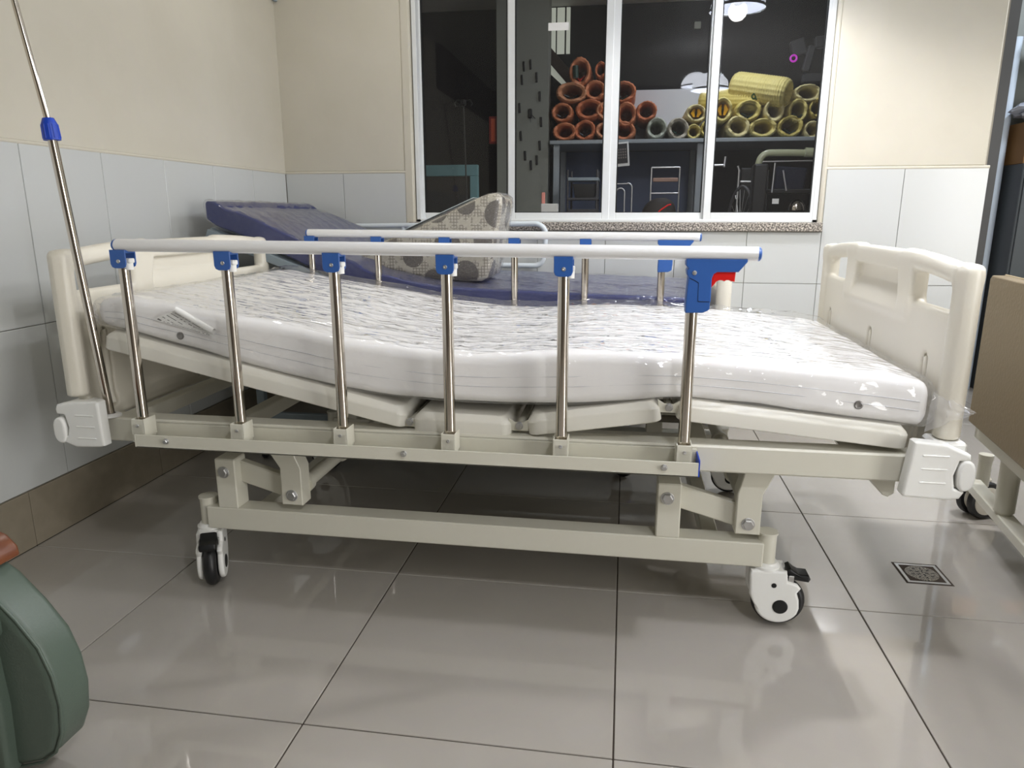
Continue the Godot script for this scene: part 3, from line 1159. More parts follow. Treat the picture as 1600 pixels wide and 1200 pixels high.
func slab_rows(top: Array, bot: Array, x0: float, x1: float, z0: float, z1: float, nx: int, r: float, off: Callable, gap_max := 0.03) -> Array:
	var rows := []
	for i in nx + 1:
		var u := float(i) / nx
		var x: float
		var shr := 0.0
		# rounded ends
		if i < 5:
			var a := PI * 0.5 * i / 5.0
			x = x0 + r * (1.0 - cos(a))
			shr = r * (1.0 - sin(a))
		elif i > nx - 5:
			var a := PI * 0.5 * (nx - i) / 5.0
			x = x1 - r * (1.0 - cos(a))
			shr = r * (1.0 - sin(a))
		else:
			x = lerpf(x0 + r, x1 - r, float(i - 5) / (nx - 10))
		var yt: float = curve(x, top) - shr
		var yb: float = curve(x, bot) + shr
		var a0 := z0 + shr
		var a1 := z1 - shr
		var rr := minf(r, (yt - yb) * 0.45)
		var ring := []
		for c in [[a1 - rr, yb + rr, -90.0], [a1 - rr, yt - rr, 0.0], [a0 + rr, yt - rr, 90.0], [a0 + rr, yb + rr, 180.0]]:
			for k in 6:
				var aa: float = deg_to_rad(c[2] + 90.0 * k / 5.0)
				ring.append([Vector3(x, c[1] + sin(aa) * rr, c[0] + cos(aa) * rr), Vector3(0, sin(aa), cos(aa))])
		# fill the long top and bottom and the sides with more points
		var full := []
		for j in ring.size():
			var q: Array = ring[j]
			var n: Array = ring[(j + 1) % ring.size()]
			full.append(off.call(q[0], q[1]))
			var gap: float = q[0].distance_to(n[0])
			var cnt := int(gap / gap_max)
			for k in range(1, cnt):
				var t := float(k) / cnt
				full.append([q[0].lerp(n[0], t), q[1].lerp(n[1], t).normalized()])
				full[-1] = off.call(full[-1][0], full[-1][1])
		rows.append(full)
	# equal counts
	var most := 0
	for q in rows:
		most = maxi(most, q.size())
	var res := []
	for q in rows:
		var l := []
		for k in most:
			var f: float = float(k) / most * q.size()
			var i0 := int(f)
			l.append(q[i0].lerp(q[(i0 + 1) % q.size()], f - i0))
		l.reverse()
		res.append(l)
	return res


func mattress() -> void:
	var at := Vector3(0.85, 0.54, 0.27)
	var t := thing("mattress", "white foam mattress sealed in crumpled clear plastic on the front bed", "mattress", at)
	var n1 := noise(1.0, 3, 41)
	var n2 := noise(1.0, 3, 42)
	var body := func(q: Vector3, n: Vector3) -> Vector3:
		return q + n * 0.003 * n1.get_noise_3d(q.x * 5.0, q.y * 12.0, q.z * 5.0)
	var b := MB.new()
	b.skin(slab_rows(MAT_TOP, MAT_BOT, -0.105, 1.842, -0.195, 0.738, 80, 0.022, body), true, true)
	obj("cover", b, M.fabric, t, 70.0)
	# piping seams along the near side
	for dy in [0.36, 0.56]:
		var pts := []
		for i in 60:
			var x := lerpf(-0.08, 1.82, i / 59.0)
			pts.append(Vector3(x, lerpf(curve(x, MAT_BOT), curve(x, MAT_TOP), dy), 0.7378))
		var s := MB.new()
		s.tube(pts, 0.0011, 6)
		obj("seam", s, M.seam, t)
	for q in [Vector3(0.118, 0.676, 0.7385), Vector3(1.698, 0.566, 0.7385)]:
		var e := MB.new()
		e.lathe([Vector2(0.0095, -0.001), Vector2(0.0095, 0.0012), Vector2(0.007, 0.002), Vector2(0.0055, 0.0008), Vector2(0, 0.0006)], 20, Transform3D(Basis(Vector3.RIGHT, PI / 2), q))
		obj("eyelet", e, mat(Color(0.5, 0.49, 0.48), 0.35, 0.8), t)
	# paper label peeling off the side
	label_sheet(t)
	# the plastic bag
	var bag := func(q: Vector3, n: Vector3) -> Vector3:
		var w := 0.004
		if n.y > 0.3:
			w += 0.0055 * pow(1.0 - absf(n2.get_noise_2d(q.x * 0.6 + q.z * 0.5, q.z * 9.0 + q.x * 2.4)), 9.0)
			w += 0.002 * pow(1.0 - absf(n1.get_noise_2d(q.x * 0.9 - q.z * 0.7, q.z * 17.0 + q.x * 2.0)), 7.0)
		else:
			w += 0.009 * pow(1.0 - absf(n2.get_noise_2d(q.x * 3.2, q.y * 14.0 + q.x * 4.0)), 9.0)
			w += 0.004 * pow(1.0 - absf(n1.get_noise_2d(q.x * 11.0 + q.y * 9.0, q.y * 21.0 - q.x * 7.0)), 7.0)
		if n.z < -0.3:
			w += 0.012
		if n.y < -0.3:
			w = 0.003
		var e := maxf(0.0, absf(q.x - 0.868) - 0.95) / 0.03
		return q + n * w + Vector3(signf(q.x - 0.868) * 0.010 * e * (0.6 + n2.get_noise_2d(q.z * 9.0, q.y * 20.0)), 0, 0)
	var f := MB.new()
	f.skin(slab_rows(MAT_TOP, MAT_BOT, -0.112, 1.850, -0.201, 0.744, 210, 0.022, bag, 0.013), true, true)
	obj("plastic_bag", f, M.film, t, 75.0)
	# loose corners of the bag
	for q in [[Vector3(1.845, 0.60, 0.735), Vector3(1.835, 0.512, 0.742), Vector3(1.905, 0.575, 0.80), 5], [Vector3(-0.108, 0.752, 0.73), Vector3(-0.10, 0.690, 0.735), Vector3(-0.150, 0.728, 0.70), 6], [Vector3(-0.108, 0.752, 0.73), Vector3(-0.105, 0.70, 0.50), Vector3(-0.128, 0.722, 0.66), 7]]:
		var fl := MB.new()
		var n := noise(1.0, 3, q[3])
		var rows := []
		for i in 9:
			var row := []
			for j in 9:
				var u := i / 8.0
				var v := j / 8.0
				var p: Vector3 = q[0].lerp(q[1], v).lerp(q[2], u * (1.0 - 0.25 * absf(v - 0.5)))
				var wob := 0.012 * sin(u * PI * 0.9)
				row.append(p + Vector3(n.get_noise_2d(u * 160, v * 220), n.get_noise_2d(u * 200 + 50, v * 200), n.get_noise_2d(u * 180, v * 260 + 90)) * wob)
			rows.append(row)
		fl.skin(rows, false)
		obj("bag_corner", fl, M.film_layers, t, 80.0)


func label_sheet(t: Node) -> void:
	var im := Image.create(256, 96, false, Image.FORMAT_RGB8)
	im.fill(Color(0.93, 0.93, 0.92))
	var rng := RandomNumberGenerator.new()
	rng.seed = 4
	for k in 5:
		var x := 12
		var y := 14 + k * 16
		while x < 236:
			var w := rng.randi_range(3, 9)
			if rng.randf() < 0.82 and not (k == 2 and x > 120):
				im.fill_rect(Rect2i(x, y, w, 7 if k in [0, 4] else 3), Color(0.12, 0.12, 0.13))
			x += w + 2
	var m := mat(Color.WHITE, 0.55)
	m.albedo_texture = ImageTexture.create_from_image(im)
	m.cull_mode = BaseMaterial3D.CULL_DISABLED
	var a := Vector3(0.050, 0.716, 0.7425)
	var b := Vector3(0.122, 0.742, 0.7435)
	var c := Vector3(0.214, 0.690, 0.7425)
	var d := Vector3(0.206, 0.676, 0.7425)
	var st := SurfaceTool.new()
	st.begin(Mesh.PRIMITIVE_TRIANGLES)
	var o := where(t)
	for q in [[a, Vector2(0, 1)], [b, Vector2(0, 0)], [c, Vector2(1, 0)], [a, Vector2(0, 1)], [c, Vector2(1, 0)], [d, Vector2(1, 1)]]:
		st.set_normal(Vector3.BACK)
		st.set_uv(q[1])
		st.add_vertex(q[0] - o)
	put("label_sheet", st.commit(), m, t)
	var r := MB.new()
	var rows := []
	for i in 12:
		var row := []
		for j in 9:
			var u := i / 11.0
			var ang := deg_to_rad(-60.0 + 260.0 * j / 8.0)
			var cc := b.lerp(c, u) + Vector3(0, -0.001, 0.004)
			row.append(cc + Vector3(0.0, sin(ang) * 0.0085, cos(ang) * 0.0085))
		rows.append(row)
	r.skin(rows, false)
	var pm := mat(Color(0.94, 0.94, 0.93), 0.5)
	pm.cull_mode = BaseMaterial3D.CULL_DISABLED
	obj("label_curl", r, pm, t, 60.0)


func drip_pole() -> void:
	var t := thing("drip_pole", "slim steel drip pole with a blue collar leaning at the head board", "drip pole", Vector3(-0.097, 0.47, 0.745))
	var a := Vector3(-0.097, 0.470, 0.745)
	var b := Vector3(-0.145, 1.161, 0.755)
	var d := (b - a).normalized()
	var lo := MB.new()
	lo.tube([a, a + d * 0.70], 0.0105, 20)
	obj("lower_tube", lo, M.chrome, t)
	var up := MB.new()
	var d2 := (Vector3(-0.180, 1.432, 0.765) - b).normalized()
	up.tube([b, b + d2 * 0.62], 0.0068, 16)
	obj("upper_tube", up, M.chrome, t)
	var c := MB.new()
	var f := Transform3D(Basis(Vector3.BACK, atan2(-d.x, d.y)), a + d * 0.665)
	var prof := [Vector2(0.011, 0.0), Vector2(0.0185, 0.001), Vector2(0.0175, 0.036), Vector2(0.012, 0.050), Vector2(0.008, 0.050)]
	c.lathe(prof, 26, f)
	for k in 12:
		var an := TAU * k / 12
		c.x = f
		c.bar(Vector3(cos(an) * 0.0182, 0.004, sin(an) * 0.0182), Vector3(cos(an) * 0.0172, 0.036, sin(an) * 0.0172), 0.003, 0.003, 0.001)
	obj("collar", c, M.collar, t)
	var hk := MB.new()
	var top := b + d2 * 0.62
	for k in 4:
		var an := TAU * k / 4
		var u := Vector3(cos(an), 0, sin(an))
		var pts := [top]
		for i in 10:
			var g := deg_to_rad(90.0 - 27.0 * i)
			pts.append(top + u * (0.07 + 0.03 * cos(g)) + Vector3.UP * (0.03 * sin(g)))
		hk.tube(pts, 0.003, 8)
	obj("hook", hk, M.chrome, t)


# ---------------------------------------------------------------- grey bed behind
const BLUE_TOP := [[-0.40, 1.015], [-0.33, 0.988], [0.19, 0.787], [0.34, 0.735], [0.48, 0.708], [0.62, 0.698], [0.9, 0.690], [1.2, 0.682], [1.50, 0.674]]
const BLUE_BOT := [[-0.44, 0.945], [-0.36, 0.915], [0.16, 0.715], [0.31, 0.666], [0.48, 0.640], [0.62, 0.628], [0.9, 0.620], [1.2, 0.612], [1.50, 0.604]]

func simple_castor(bed: Node, at: Vector3, turn: float, tyre: Material, hubm: Material) -> void:
	var root := Node3D.new()
	root.name = child_name(bed, "castor")
	bed.add_child(root)
	root.position = at - where(bed)
	root.rotation_degrees.y = turn
	var f := Transform3D(Basis(Vector3.RIGHT, PI / 2), Vector3(0.03, 0.05, 0))
	var w := MB.new()
	w.lathe([Vector2(0.034, -0.013), Vector2(0.042, -0.014), Vector2(0.049, -0.008), Vector2(0.05, 0), Vector2(0.049, 0.008), Vector2(0.042, 0.014), Vector2(0.034, 0.013)], 30, f)
	put("tyre", w.mesh(), tyre, root)
	var h := MB.new()
	h.lathe([Vector2(0, -0.010), Vector2(0.034, -0.0125), Vector2(0.035, 0), Vector2(0.034, 0.0125), Vector2(0.020, 0.0115), Vector2(0.016, 0.014), Vector2(0, 0.014)], 26, f)
	put("hub", h.mesh(), hubm, root)
	var k := MB.new()
	for s in [-1.0, 1.0]:
		k.prism(poly([-0.018, 0.112, -0.018, 0.098, 0.022, 0.040, 0.038, 0.040, 0.026, 0.112]), minf(s * 0.016, s * 0.019), maxf(s * 0.016, s * 0.019), 0.0006)
	k.span(Vector3(-0.018, 0.109, -0.019), Vector3(0.026, 0.113, 0.019), 0.001)
	k.tube([Vector3(0, 0.113, 0), Vector3(0, 0.150, 0)], 0.009, 12)
	put("fork", k.mesh(), M.dark, root)
	var p := MB.new()
	p.prism(poly([0.03, 0.112, 0.07, 0.100, 0.074, 0.086, 0.066, 0.084, 0.03, 0.098]), -0.014, 0.014, 0.003, 2)
	put("brake_pedal", p.mesh(), M.collar, root)


func grey_bed() -> void:
	var bed := thing("steel_bed", "grey steel bed against the window wall with its back section raised under the blue mattress", "bed", Vector3(0.5, 0, -0.72))
	var zn := -0.290
	var zf := -1.140
	for z in [zn, zf]:
		var b := MB.new()
		b.span(Vector3(-0.30, 0.470, z - 0.02), Vector3(1.50, 0.530, z + 0.02), 0.003)
		obj("frame_beam", b, M.grey, bed)
		for x in [-0.246, 1.185]:
			var l := MB.new()
			l.span(Vector3(x - 0.016, 0.14, z - 0.016), Vector3(x + 0.016, 0.475, z + 0.016), 0.003)
			obj("leg", l, M.grey, bed)
			simple_castor(bed, Vector3(x, 0, z + 0.012), -60.0 if x < 0 else -40.0, M.rubber, M.grey)
		var lb := MB.new()
		lb.span(Vector3(-0.246, 0.150, z - 0.014), Vector3(1.185, 0.182, z + 0.014), 0.003)
		obj("lower_beam", lb, M.grey, bed)
		var br := MB.new()
		br.bar(Vector3(-0.232, 0.19, z), Vector3(0.13, 0.375, z), 0.022, 0.036, 0.003)
		br.bar(Vector3(0.13, 0.375, z), Vector3(0.30, 0.47, z), 0.022, 0.036, 0.003)
		obj("brace", br, M.grey, bed)
		var bk := MB.new()
		bk.bar(Vector3(-0.40, 0.895, z + 0.02), Vector3(0.30, 0.632, z + 0.02), 0.03, 0.034, 0.003)
		obj("backrest_beam", bk, M.grey, bed)
		var fb := MB.new()
		fb.span(Vector3(0.30, 0.575, z - 0.012), Vector3(1.50, 0.607, z + 0.014), 0.003)
		obj("platform_beam", fb, M.grey, bed)
	for x in [-0.246, 0.45, 1.185]:
		var c := MB.new()
		c.span(Vector3(x - 0.018, 0.475, zf), Vector3(x + 0.018, 0.515, zn), 0.003)
		obj("cross_beam", c, M.grey, bed)
	for x in [-0.246, 1.185]:
		var c := MB.new()
		c.span(Vector3(x - 0.014, 0.152, zf), Vector3(x + 0.014, 0.180, zn), 0.003)
		obj("lower_cross_beam", c, M.grey, bed)
	var pf := MB.new()
	pf.x = Transform3D(Basis(Vector3.BACK, atan2(-0.263, 0.70)), Vector3(-0.40, 0.916, 0))
	pf.span(Vector3(0.0, -0.008, zf), Vector3(0.74, 0.0, zn), 0.002)
	obj("backrest_panel", pf, M.grey, bed)
	var pg := MB.new()
	pg.span(Vector3(0.31, 0.606, zf), Vector3(1.49, 0.614, zn), 0.002)
	pg.span(Vector3(0.36, 0.520, zf), Vector3(0.40, 0.607, zn), 0.002)
	pg.span(Vector3(1.40, 0.520, zf), Vector3(1.44, 0.607, zn), 0.002)
	obj("platform_panel", pg, M.grey, bed)
	var rl := MB.new()
	var pts := [Vector3(-0.25, 0.55, -1.165), Vector3(-0.25, 0.86, -1.165)]
	pts.append_array(arc(Vector3(-0.21, 0.865, -1.165), Vector3.LEFT, Vector3.UP, 0.04, 0, 90, 5))
	pts.append_array(arc(Vector3(0.755, 0.865, -1.165), Vector3.RIGHT, Vector3.UP, 0.055, 90, 0, 7))
	pts.append_array(arc(Vector3(0.755, 0.765, -1.165), Vector3.RIGHT, Vector3.UP, 0.045, 0, -90, 7))
	pts.append(Vector3(-0.25, 0.722, -1.165))
	rl.tube(pts, 0.0125, 14)
	for x in [0.10, 0.45]:
		rl.tube([Vector3(x, 0.53, -1.165), Vector3(x, 0.91, -1.165)], 0.0105, 12)
	obj("guard_rail", rl, mat(Color(0.83, 0.86, 0.88), 0.3), bed)
	var fbd := put("footboard", bed.get_parent().get_node("hospital_bed/footboard").mesh, M.cream, bed)
	fbd.position = Vector3(1.535, -0.06, -0.715) - bed.position
	fbd.scale = Vector3(1, 1, 0.9)
	# blue mattress with its own plastic
	var t := thing("blue_mattress", "navy blue mattress in loose clear plastic, bent up towards the left wall", "mattress", Vector3(0.5, 0.62, -0.7))
	var n1 := noise(1.0, 3, 51)
	var body := func(q: Vector3, n: Vector3) -> Vector3:
		var w := 0.004 * n1.get_noise_3d(q.x * 6.0, q.y * 8.0, q.z * 9.0)
		if n.y > 0.5 and q.x < 0.3:
			w -= 0.004 * pow(maxf(0.0, cos(q.z * 36.0 + 0.7 * n1.get_noise_2d(q.x * 3.0, q.z * 3.0))), 8.0)
		return q + n * w
	var b := MB.new()
	b.skin(slab_rows(BLUE_TOP, BLUE_BOT, -0.40, 1.475, -1.125, -0.262, 90, 0.011, body), true, true)
	obj("cover", b, M.blue_cloth, t, 70.0)
	var bag := func(q: Vector3, n: Vector3) -> Vector3:
		var w := 0.0015 + 0.005 * pow(1.0 - absf(n1.get_noise_2d(q.x * 1.6 + 3.0 * q.y, q.z * 9.0 + q.y * 14.0)), 8.0) + 0.003 * pow(1.0 - absf(n1.get_noise_2d(q.x * 13.0, q.z * 17.0 + q.y * 22.0)), 7.0)
		return q + n * maxf(w, 0.0008)
	var f := MB.new()
	f.skin(slab_rows(BLUE_TOP, BLUE_BOT, -0.404, 1.479, -1.128, -0.259, 160, 0.012, bag, 0.016), true, true)
	var fm := film(0.03, 0.18)
	fm.normal_enabled = true
	triplanar(fm, Vector3(3, 8, 9))
	fm.normal_texture = M.film.normal_texture
	fm.normal_scale = 0.5
	obj("plastic_bag", f, fm, t, 75.0)
	wedge_pillow()


func wedge_pillow() -> void:
	# a thick wedge cushion standing on the blue mattress
	var at := Vector3(0.46, 0.71, -0.62)
	var t := thing("wedge_cushion", "wedge cushion printed with grey dots, wrapped in clear plastic on the blue mattress", "cushion", at)
	var tex := cushion_print()
	var z0 := -0.76
	var z1 := -0.46
	# outline of the print side, as seen from the front
	var pl := poly([0.150, 0.770, 0.130, 0.800, 0.170, 0.835, 0.310, 0.890, 0.450, 0.950, 0.590, 1.014, 0.655, 1.040, 0.690, 1.044, 0.710, 1.028, 0.712, 1.000, 0.695, 0.900, 0.668, 0.765, 0.655, 0.722, 0.630, 0.706, 0.560, 0.704, 0.400, 0.716, 0.260, 0.738])
	var b := MB.new()
	b.prism(pl, z0, z1, 0.022, 4)
	var m := mat(Color.WHITE, 0.7)
	m.albedo_texture = tex
	m.uv1_triplanar = true
	m.uv1_triplanar_sharpness = 6.0
	m.uv1_scale = Vector3(2.6, 2.6, 2.6)
	m.uv1_offset = Vector3(0.18, 0.10, 0.3)
	obj("cover", b, m, t, 60.0)
	var f := MB.new()
	var keep := pl.duplicate()
	var cen := Vector2(0.45, 0.86)
	for i in keep.size():
		keep[i] = keep[i] + (keep[i] - cen).normalized() * 0.006
	f.prism(keep, z0 - 0.006, z1 + 0.006, 0.024, 4)
	var fm := film(0.03, 0.12)
	fm.normal_enabled = true
	triplanar(fm, Vector3(6, 6, 6))
	fm.normal_texture = M.film.normal_texture
	fm.normal_scale = 1.0
	obj("plastic_bag", f, fm, t, 60.0)
	var hem := MB.new()
	hem.bar(Vector3(0.255, 0.878, z1 - 0.10), Vector3(0.60, 1.028, z1 - 0.10), 0.16, 0.002, 0.0005)
	obj("plastic_hem", hem, mat(Color(0.82, 0.86, 0.87), 0.25), t)


func cushion_print() -> ImageTexture:
	var s := 256
	var im := Image.create(s, s, false, Image.FORMAT_RGB8)
	var n := noise(0.09, 3, 61)
	var dots := [[40, 50, 33], [120, 36, 26], [205, 60, 35], [70, 140, 36], [165, 128, 25], [232, 170, 28], [118, 212, 34], [30, 226, 24], [198, 232, 22]]
	for y in s:
		for x in s:
			var c := Color(0.74, 0.72, 0.66)
			c = c.lightened(0.10 * n.get_noise_2d(x, y))
			var patch: bool = n.get_noise_2d(x * 0.25 + 300, y * 0.25) > -0.05
			if patch and (x % 8 < 2 or y % 8 < 2):
				c = c.lerp(Color(0.38, 0.35, 0.32), 0.6)
			for d in dots:
				for ox in [-s, 0, s]:
					for oy in [-s, 0, s]:
						var dd := Vector2(x - d[0] + ox, y - d[1] + oy).length()
						if dd < d[2]:
							c = Color(0.33, 0.31, 0.29).lerp(Color(0.47, 0.45, 0.42), clampf(0.5 + n.get_noise_2d(x * 3, y * 3), 0, 1))
			im.set_pixel(x, y, c)
	return ImageTexture.create_from_image(im)


# ---------------------------------------------------------------- tan bed at the right
func tan_bed() -> void:
	var x := 2.235
	var bed := thing("couch_bed", "bed at the right edge with a tan padded end panel on cream tubes", "bed", Vector3(2.9, 0, 0.45))
	var p := MB.new()
	var z0 := 0.055
	p.x = Transform3D(Basis(Vector3.UP, -PI / 2), Vector3(x + 0.04, 0, 0))
	p.prism(PackedVector2Array([Vector2(z0, 0.355), Vector2(z0 + 0.9, 0.355), Vector2(z0 + 0.9, 0.795), Vector2(z0 + 0.012, 0.795), Vector2(z0, 0.785)]), 0.0, 0.04, 0.006, 3)
	obj("end_panel", p, M.tan, bed)
	var pp := MB.new()
	pp.tube([Vector3(x + 0.036, 0.7955, z0 + 0.01), Vector3(x + 0.036, 0.7955, z0 + 0.89)], 0.003, 8)
	obj("piping", pp, mat(Color(0.66, 0.60, 0.48), 0.5), bed)
	var fr := MB.new()
	fr.span(Vector3(x + 0.03, 0.300, 0.03), Vector3(x + 0.075, 0.352, 0.95), 0.004)
	fr.span(Vector3(x + 0.03, 0.300, 0.03), Vector3(4.10, 0.352, 0.075), 0.004)
	fr.span(Vector3(x + 0.03, 0.300, 0.905), Vector3(4.10, 0.352, 0.95), 0.004)
	obj("frame", fr, M.steel, bed)
	for z in [0.26, 0.74]:
		var l := MB.new()
		l.tube([Vector3(x + 0.06, 0.155, z), Vector3(x + 0.06, 0.305, z)], 0.026, 20)
		l.tube([Vector3(x + 0.06, 0.145, z), Vector3(x + 0.06, 0.158, z)], 0.022, 20)
		obj("leg_tube", l, M.steel, bed)
	var bs := MB.new()
	bs.span(Vector3(x + 0.040, 0.118, -0.02), Vector3(x + 0.085, 0.148, 0.95), 0.003)
	obj("foot_beam", bs, M.steel, bed)
	var st := MB.new()
	st.lathe([Vector2(0, 0.118), Vector2(0.019, 0.118), Vector2(0.019, 0.205), Vector2(0.021, 0.206), Vector2(0.021, 0.222), Vector2(0, 0.224)], 20, Transform3D(Basis(), Vector3(2.335, 0, -0.055)))
	obj("castor_sleeve", st, M.steel, bed)
	var cr := Node3D.new()
	cr.name = "castor"
	bed.add_child(cr)
	cr.position = Vector3(2.345, 0, -0.09) - bed.position
	cr.rotation_degrees.y = 28.0
	for s in [-1.0, 1.0]:
		var f: Transform3D = Transform3D(Basis(Vector3.RIGHT, PI / 2), Vector3(0, 0.0625, s * 0.022))
		var w := MB.new()
		w.lathe([Vector2(0.045, -0.012), Vector2(0.055, -0.012), Vector2(0.062, -0.006), Vector2(0.0625, 0.002), Vector2(0.058, 0.010), Vector2(0.045, 0.012)], 32, f)
		put("tyre", w.mesh(), M.rubber, cr)
		var h := MB.new()
		h.lathe([Vector2(0, -0.013), Vector2(0.047, -0.012), Vector2(0.047, 0.013), Vector2(0.04, 0.0155), Vector2(0, 0.016)], 30, f)
		put("wheel_cover", h.mesh(), M.cream, cr)
	var hd := MB.new()
	hd.box(Vector3(0.0, 0.105, 0), Vector3(0.07, 0.05, 0.018), 0.006)
	put("castor_body", hd.mesh(), M.cream, cr)
	var c2 := cr.duplicate()
	c2.name = "castor_001"
	bed.add_child(c2)
	c2.position = Vector3(2.345, 0, 0.97) - bed.position
	var mo := MB.new()
	mo.prism(poly([2.33, 0.13, 2.42, 0.13, 2.42, 0.20, 2.40, 0.205, 2.40, 0.26, 2.35, 0.26, 2.35, 0.205, 2.33, 0.19]), 0.30, 0.44, 0.008, 2)
	obj("actuator_housing", mo, mat(Color(0.66, 0.66, 0.62), 0.45), bed)
	var mt := MB.new()
	mt.span(Vector3(x + 0.075, 0.36, 0.07), Vector3(4.15, 0.52, 0.93), 0.03)
	obj("cushion_top", mt, M.tan, bed)
	for q in [Vector3(4.0, 0, 0.1), Vector3(4.0, 0, 0.88)]:
		var l := MB.new()
		l.tube([Vector3(q.x, 0.0, q.z), Vector3(q.x, 0.305, q.z)], 0.022, 14)
		obj("rear_leg", l, M.steel, bed)
	# the bed stands a little askew; its near corner stays put
	var corner := Vector3(x, 0, z0)
	var turn := rot_y(-8.0)
	bed.position = corner + turn * (bed.position - corner)
	bed.rotation_degrees.y = -8.0


# ---------------------------------------------------------------- green armchair
func armchair() -> void:
	var at := Vector3(-0.02, 0, 1.45)
	var t := thing("armchair", "green leatherette armchair with a wooden arm tip at the lower left corner", "armchair", at)
	var prof := poly([-0.25, 0.465, 0.06, 0.425, 0.110, 0.402, 0.165, 0.362, 0.210, 0.312, 0.245, 0.262, 0.262, 0.210, 0.268, 0.155, 0.262, 0.100, 0.245, 0.060, 0.215, 0.035, 0.171, 0.020, -0.25, 0.015])
	var a := MB.new()
	a.prism(prof, 1.325, 1.405, 0.016, 4)
	obj("arm_panel", a, M.leather, t, 45.0)
	var sm := MB.new()
	var pts := []
	for i in range(1, 12):
		pts.append(Vector3(prof[i].x - 0.001, prof[i].y - 0.001, 1.4005))
	sm.tube(pts, 0.0028, 8)
	obj("piping", sm, M.leather, t, 60.0)
	var fr := MB.new()
	fr.prism(poly([0.168, 0.020, 0.176, 0.150, 0.172, 0.252, 0.160, 0.262, -0.25, 0.262, -0.25, 0.020]), 1.37, 1.432, 0.014, 4)
	obj("front_rail", fr, M.leather, t, 45.0)
	var cu := MB.new()
	cu.prism(poly([0.176, 0.275, 0.186, 0.290, 0.186, 0.312, 0.172, 0.330, 0.140, 0.338, -0.25, 0.345, -0.25, 0.268, 0.160, 0.268]), 1.37, 1.448, 0.014, 4)
	obj("seat_cushion", cu, M.leather, t, 45.0)
	var wd := MB.new()
	wd.prism(poly([-0.25, 0.470, 0.105, 0.440, 0.140, 0.424, 0.158, 0.404, 0.160, 0.388, 0.138, 0.380, 0.060, 0.405, -0.25, 0.445]), 1.318, 1.412, 0.008, 3)
	obj("arm_tip", wd, M.wood, t, 45.0)


func drain() -> void:
	var c := Vector3(2.030, 0, 0.376)
	var t := thing("floor_drain", "small square metal floor drain with a pierced grate in the tiles near the bed foot", "drain", c)
	var f := MB.new()
	for s in [-1.0, 1.0]:
		f.span(Vector3(c.x - 0.054, -0.004, c.z + s * 0.050 - 0.004), Vector3(c.x + 0.054, 0.0015, c.z + s * 0.050 + 0.004), 0.0005)
		f.span(Vector3(c.x + s * 0.050 - 0.004, -0.004, c.z - 0.046), Vector3(c.x + s * 0.050 + 0.004, 0.0015, c.z + 0.046), 0.0005)
	obj("rim", f, M.bolt, t)
	var gk := MB.new()
	gk.span(Vector3(c.x - 0.060, -0.006, c.z - 0.060), Vector3(c.x + 0.060, 0.0006, c.z + 0.060), 0.0003)
	obj("grout_bed", gk, M.floor_grout, t)
	var dm := triplanar(mat(Color.WHITE, 0.4, 0.3), Vector3(12, 12, 12))
	dm.albedo_texture = noise_tex(0.05, Color(0.12, 0.10, 0.09), Color(0.80, 0.78, 0.72), 71)
	var g := MB.new()
	g.lathe([Vector2(0, 0.0006), Vector2(0.042, 0.0006), Vector2(0.042, 0.002), Vector2(0.038, 0.003), Vector2(0, 0.0026)], 30, Transform3D(Basis(), c))
	obj("grate", g, dm, t)
	for k in 14:
		var a := TAU * k / (5.0 if k < 5 else 9.0)
		var r := 0.012 if k < 5 else 0.027
		var h := MB.new()
		h.box(c + Vector3(cos(a) * r, 0.0029, sin(a) * r), Vector3(0.0085, 0.0009, 0.004), 0.0003, Basis(Vector3.UP, -a))
		obj("slot", h, M.black, t)


# ---------------------------------------------------------------- the shop behind the window
const ROLLS := [[0.769, 1.492, 0.084, 0.056, 0, 0], [0.898, 1.498, 0.071, 0.067, 0, 4], [1.031, 1.496, 0.066, 0.055, 0, 0], [1.155, 1.490, 0.078, 0.059, 0, 0], [1.361, 1.502, 0.065, 0.070, 2, 0], [1.498, 1.499, 0.068, 0.070, 2, 1], [1.599, 1.478, 0.048, 0.046, 1, 0], [1.685, 1.496, 0.047, 0.058, 1, 0], [1.869, 1.505, 0.074, 0.069, 1, 0], [2.026, 1.494, 0.093, 0.057, 1, 0], [2.187, 1.499, 0.080, 0.068, 1, 1], [2.322, 1.478, 0.053, 0.057, 1, 0], [0.750, 1.611, 0.075, 0.059, 0, 4], [0.924, 1.627, 0.091, 0.066, 0, 0], [1.040, 1.617, 0.074, 0.062, 0, 0], [1.167, 1.591, 0.069, 0.077, 0, 0], [1.292, 1.608, 0.068, 0.065, 0, 0], [1.605, 1.590, 0.067, 0.057, 1, 3], [1.769, 1.606, 0.066, 0.076, 1, 3], [1.925, 1.599, 0.081, 0.068, 1, 1], [2.083, 1.599, 0.061, 0.075, 1, 0], [2.228, 1.592, 0.064, 0.071, 1, 1], [2.336, 1.605, 0.045, 0.060, 1, 0], [0.806, 1.735, 0.103, 0.066, 0, 4], [0.962, 1.742, 0.074, 0.061, 0, 0], [1.138, 1.727, 0.085, 0.069, 0, 1], [2.275, 1.696, 0.086, 0.055, 1, 0], [0.861, 1.856, 0.074, 0.088, 0, 2], [0.992, 1.864, 0.037, 0.053, 0, 0], [1.069, 1.847, 0.040, 0.053, 0, 0]]

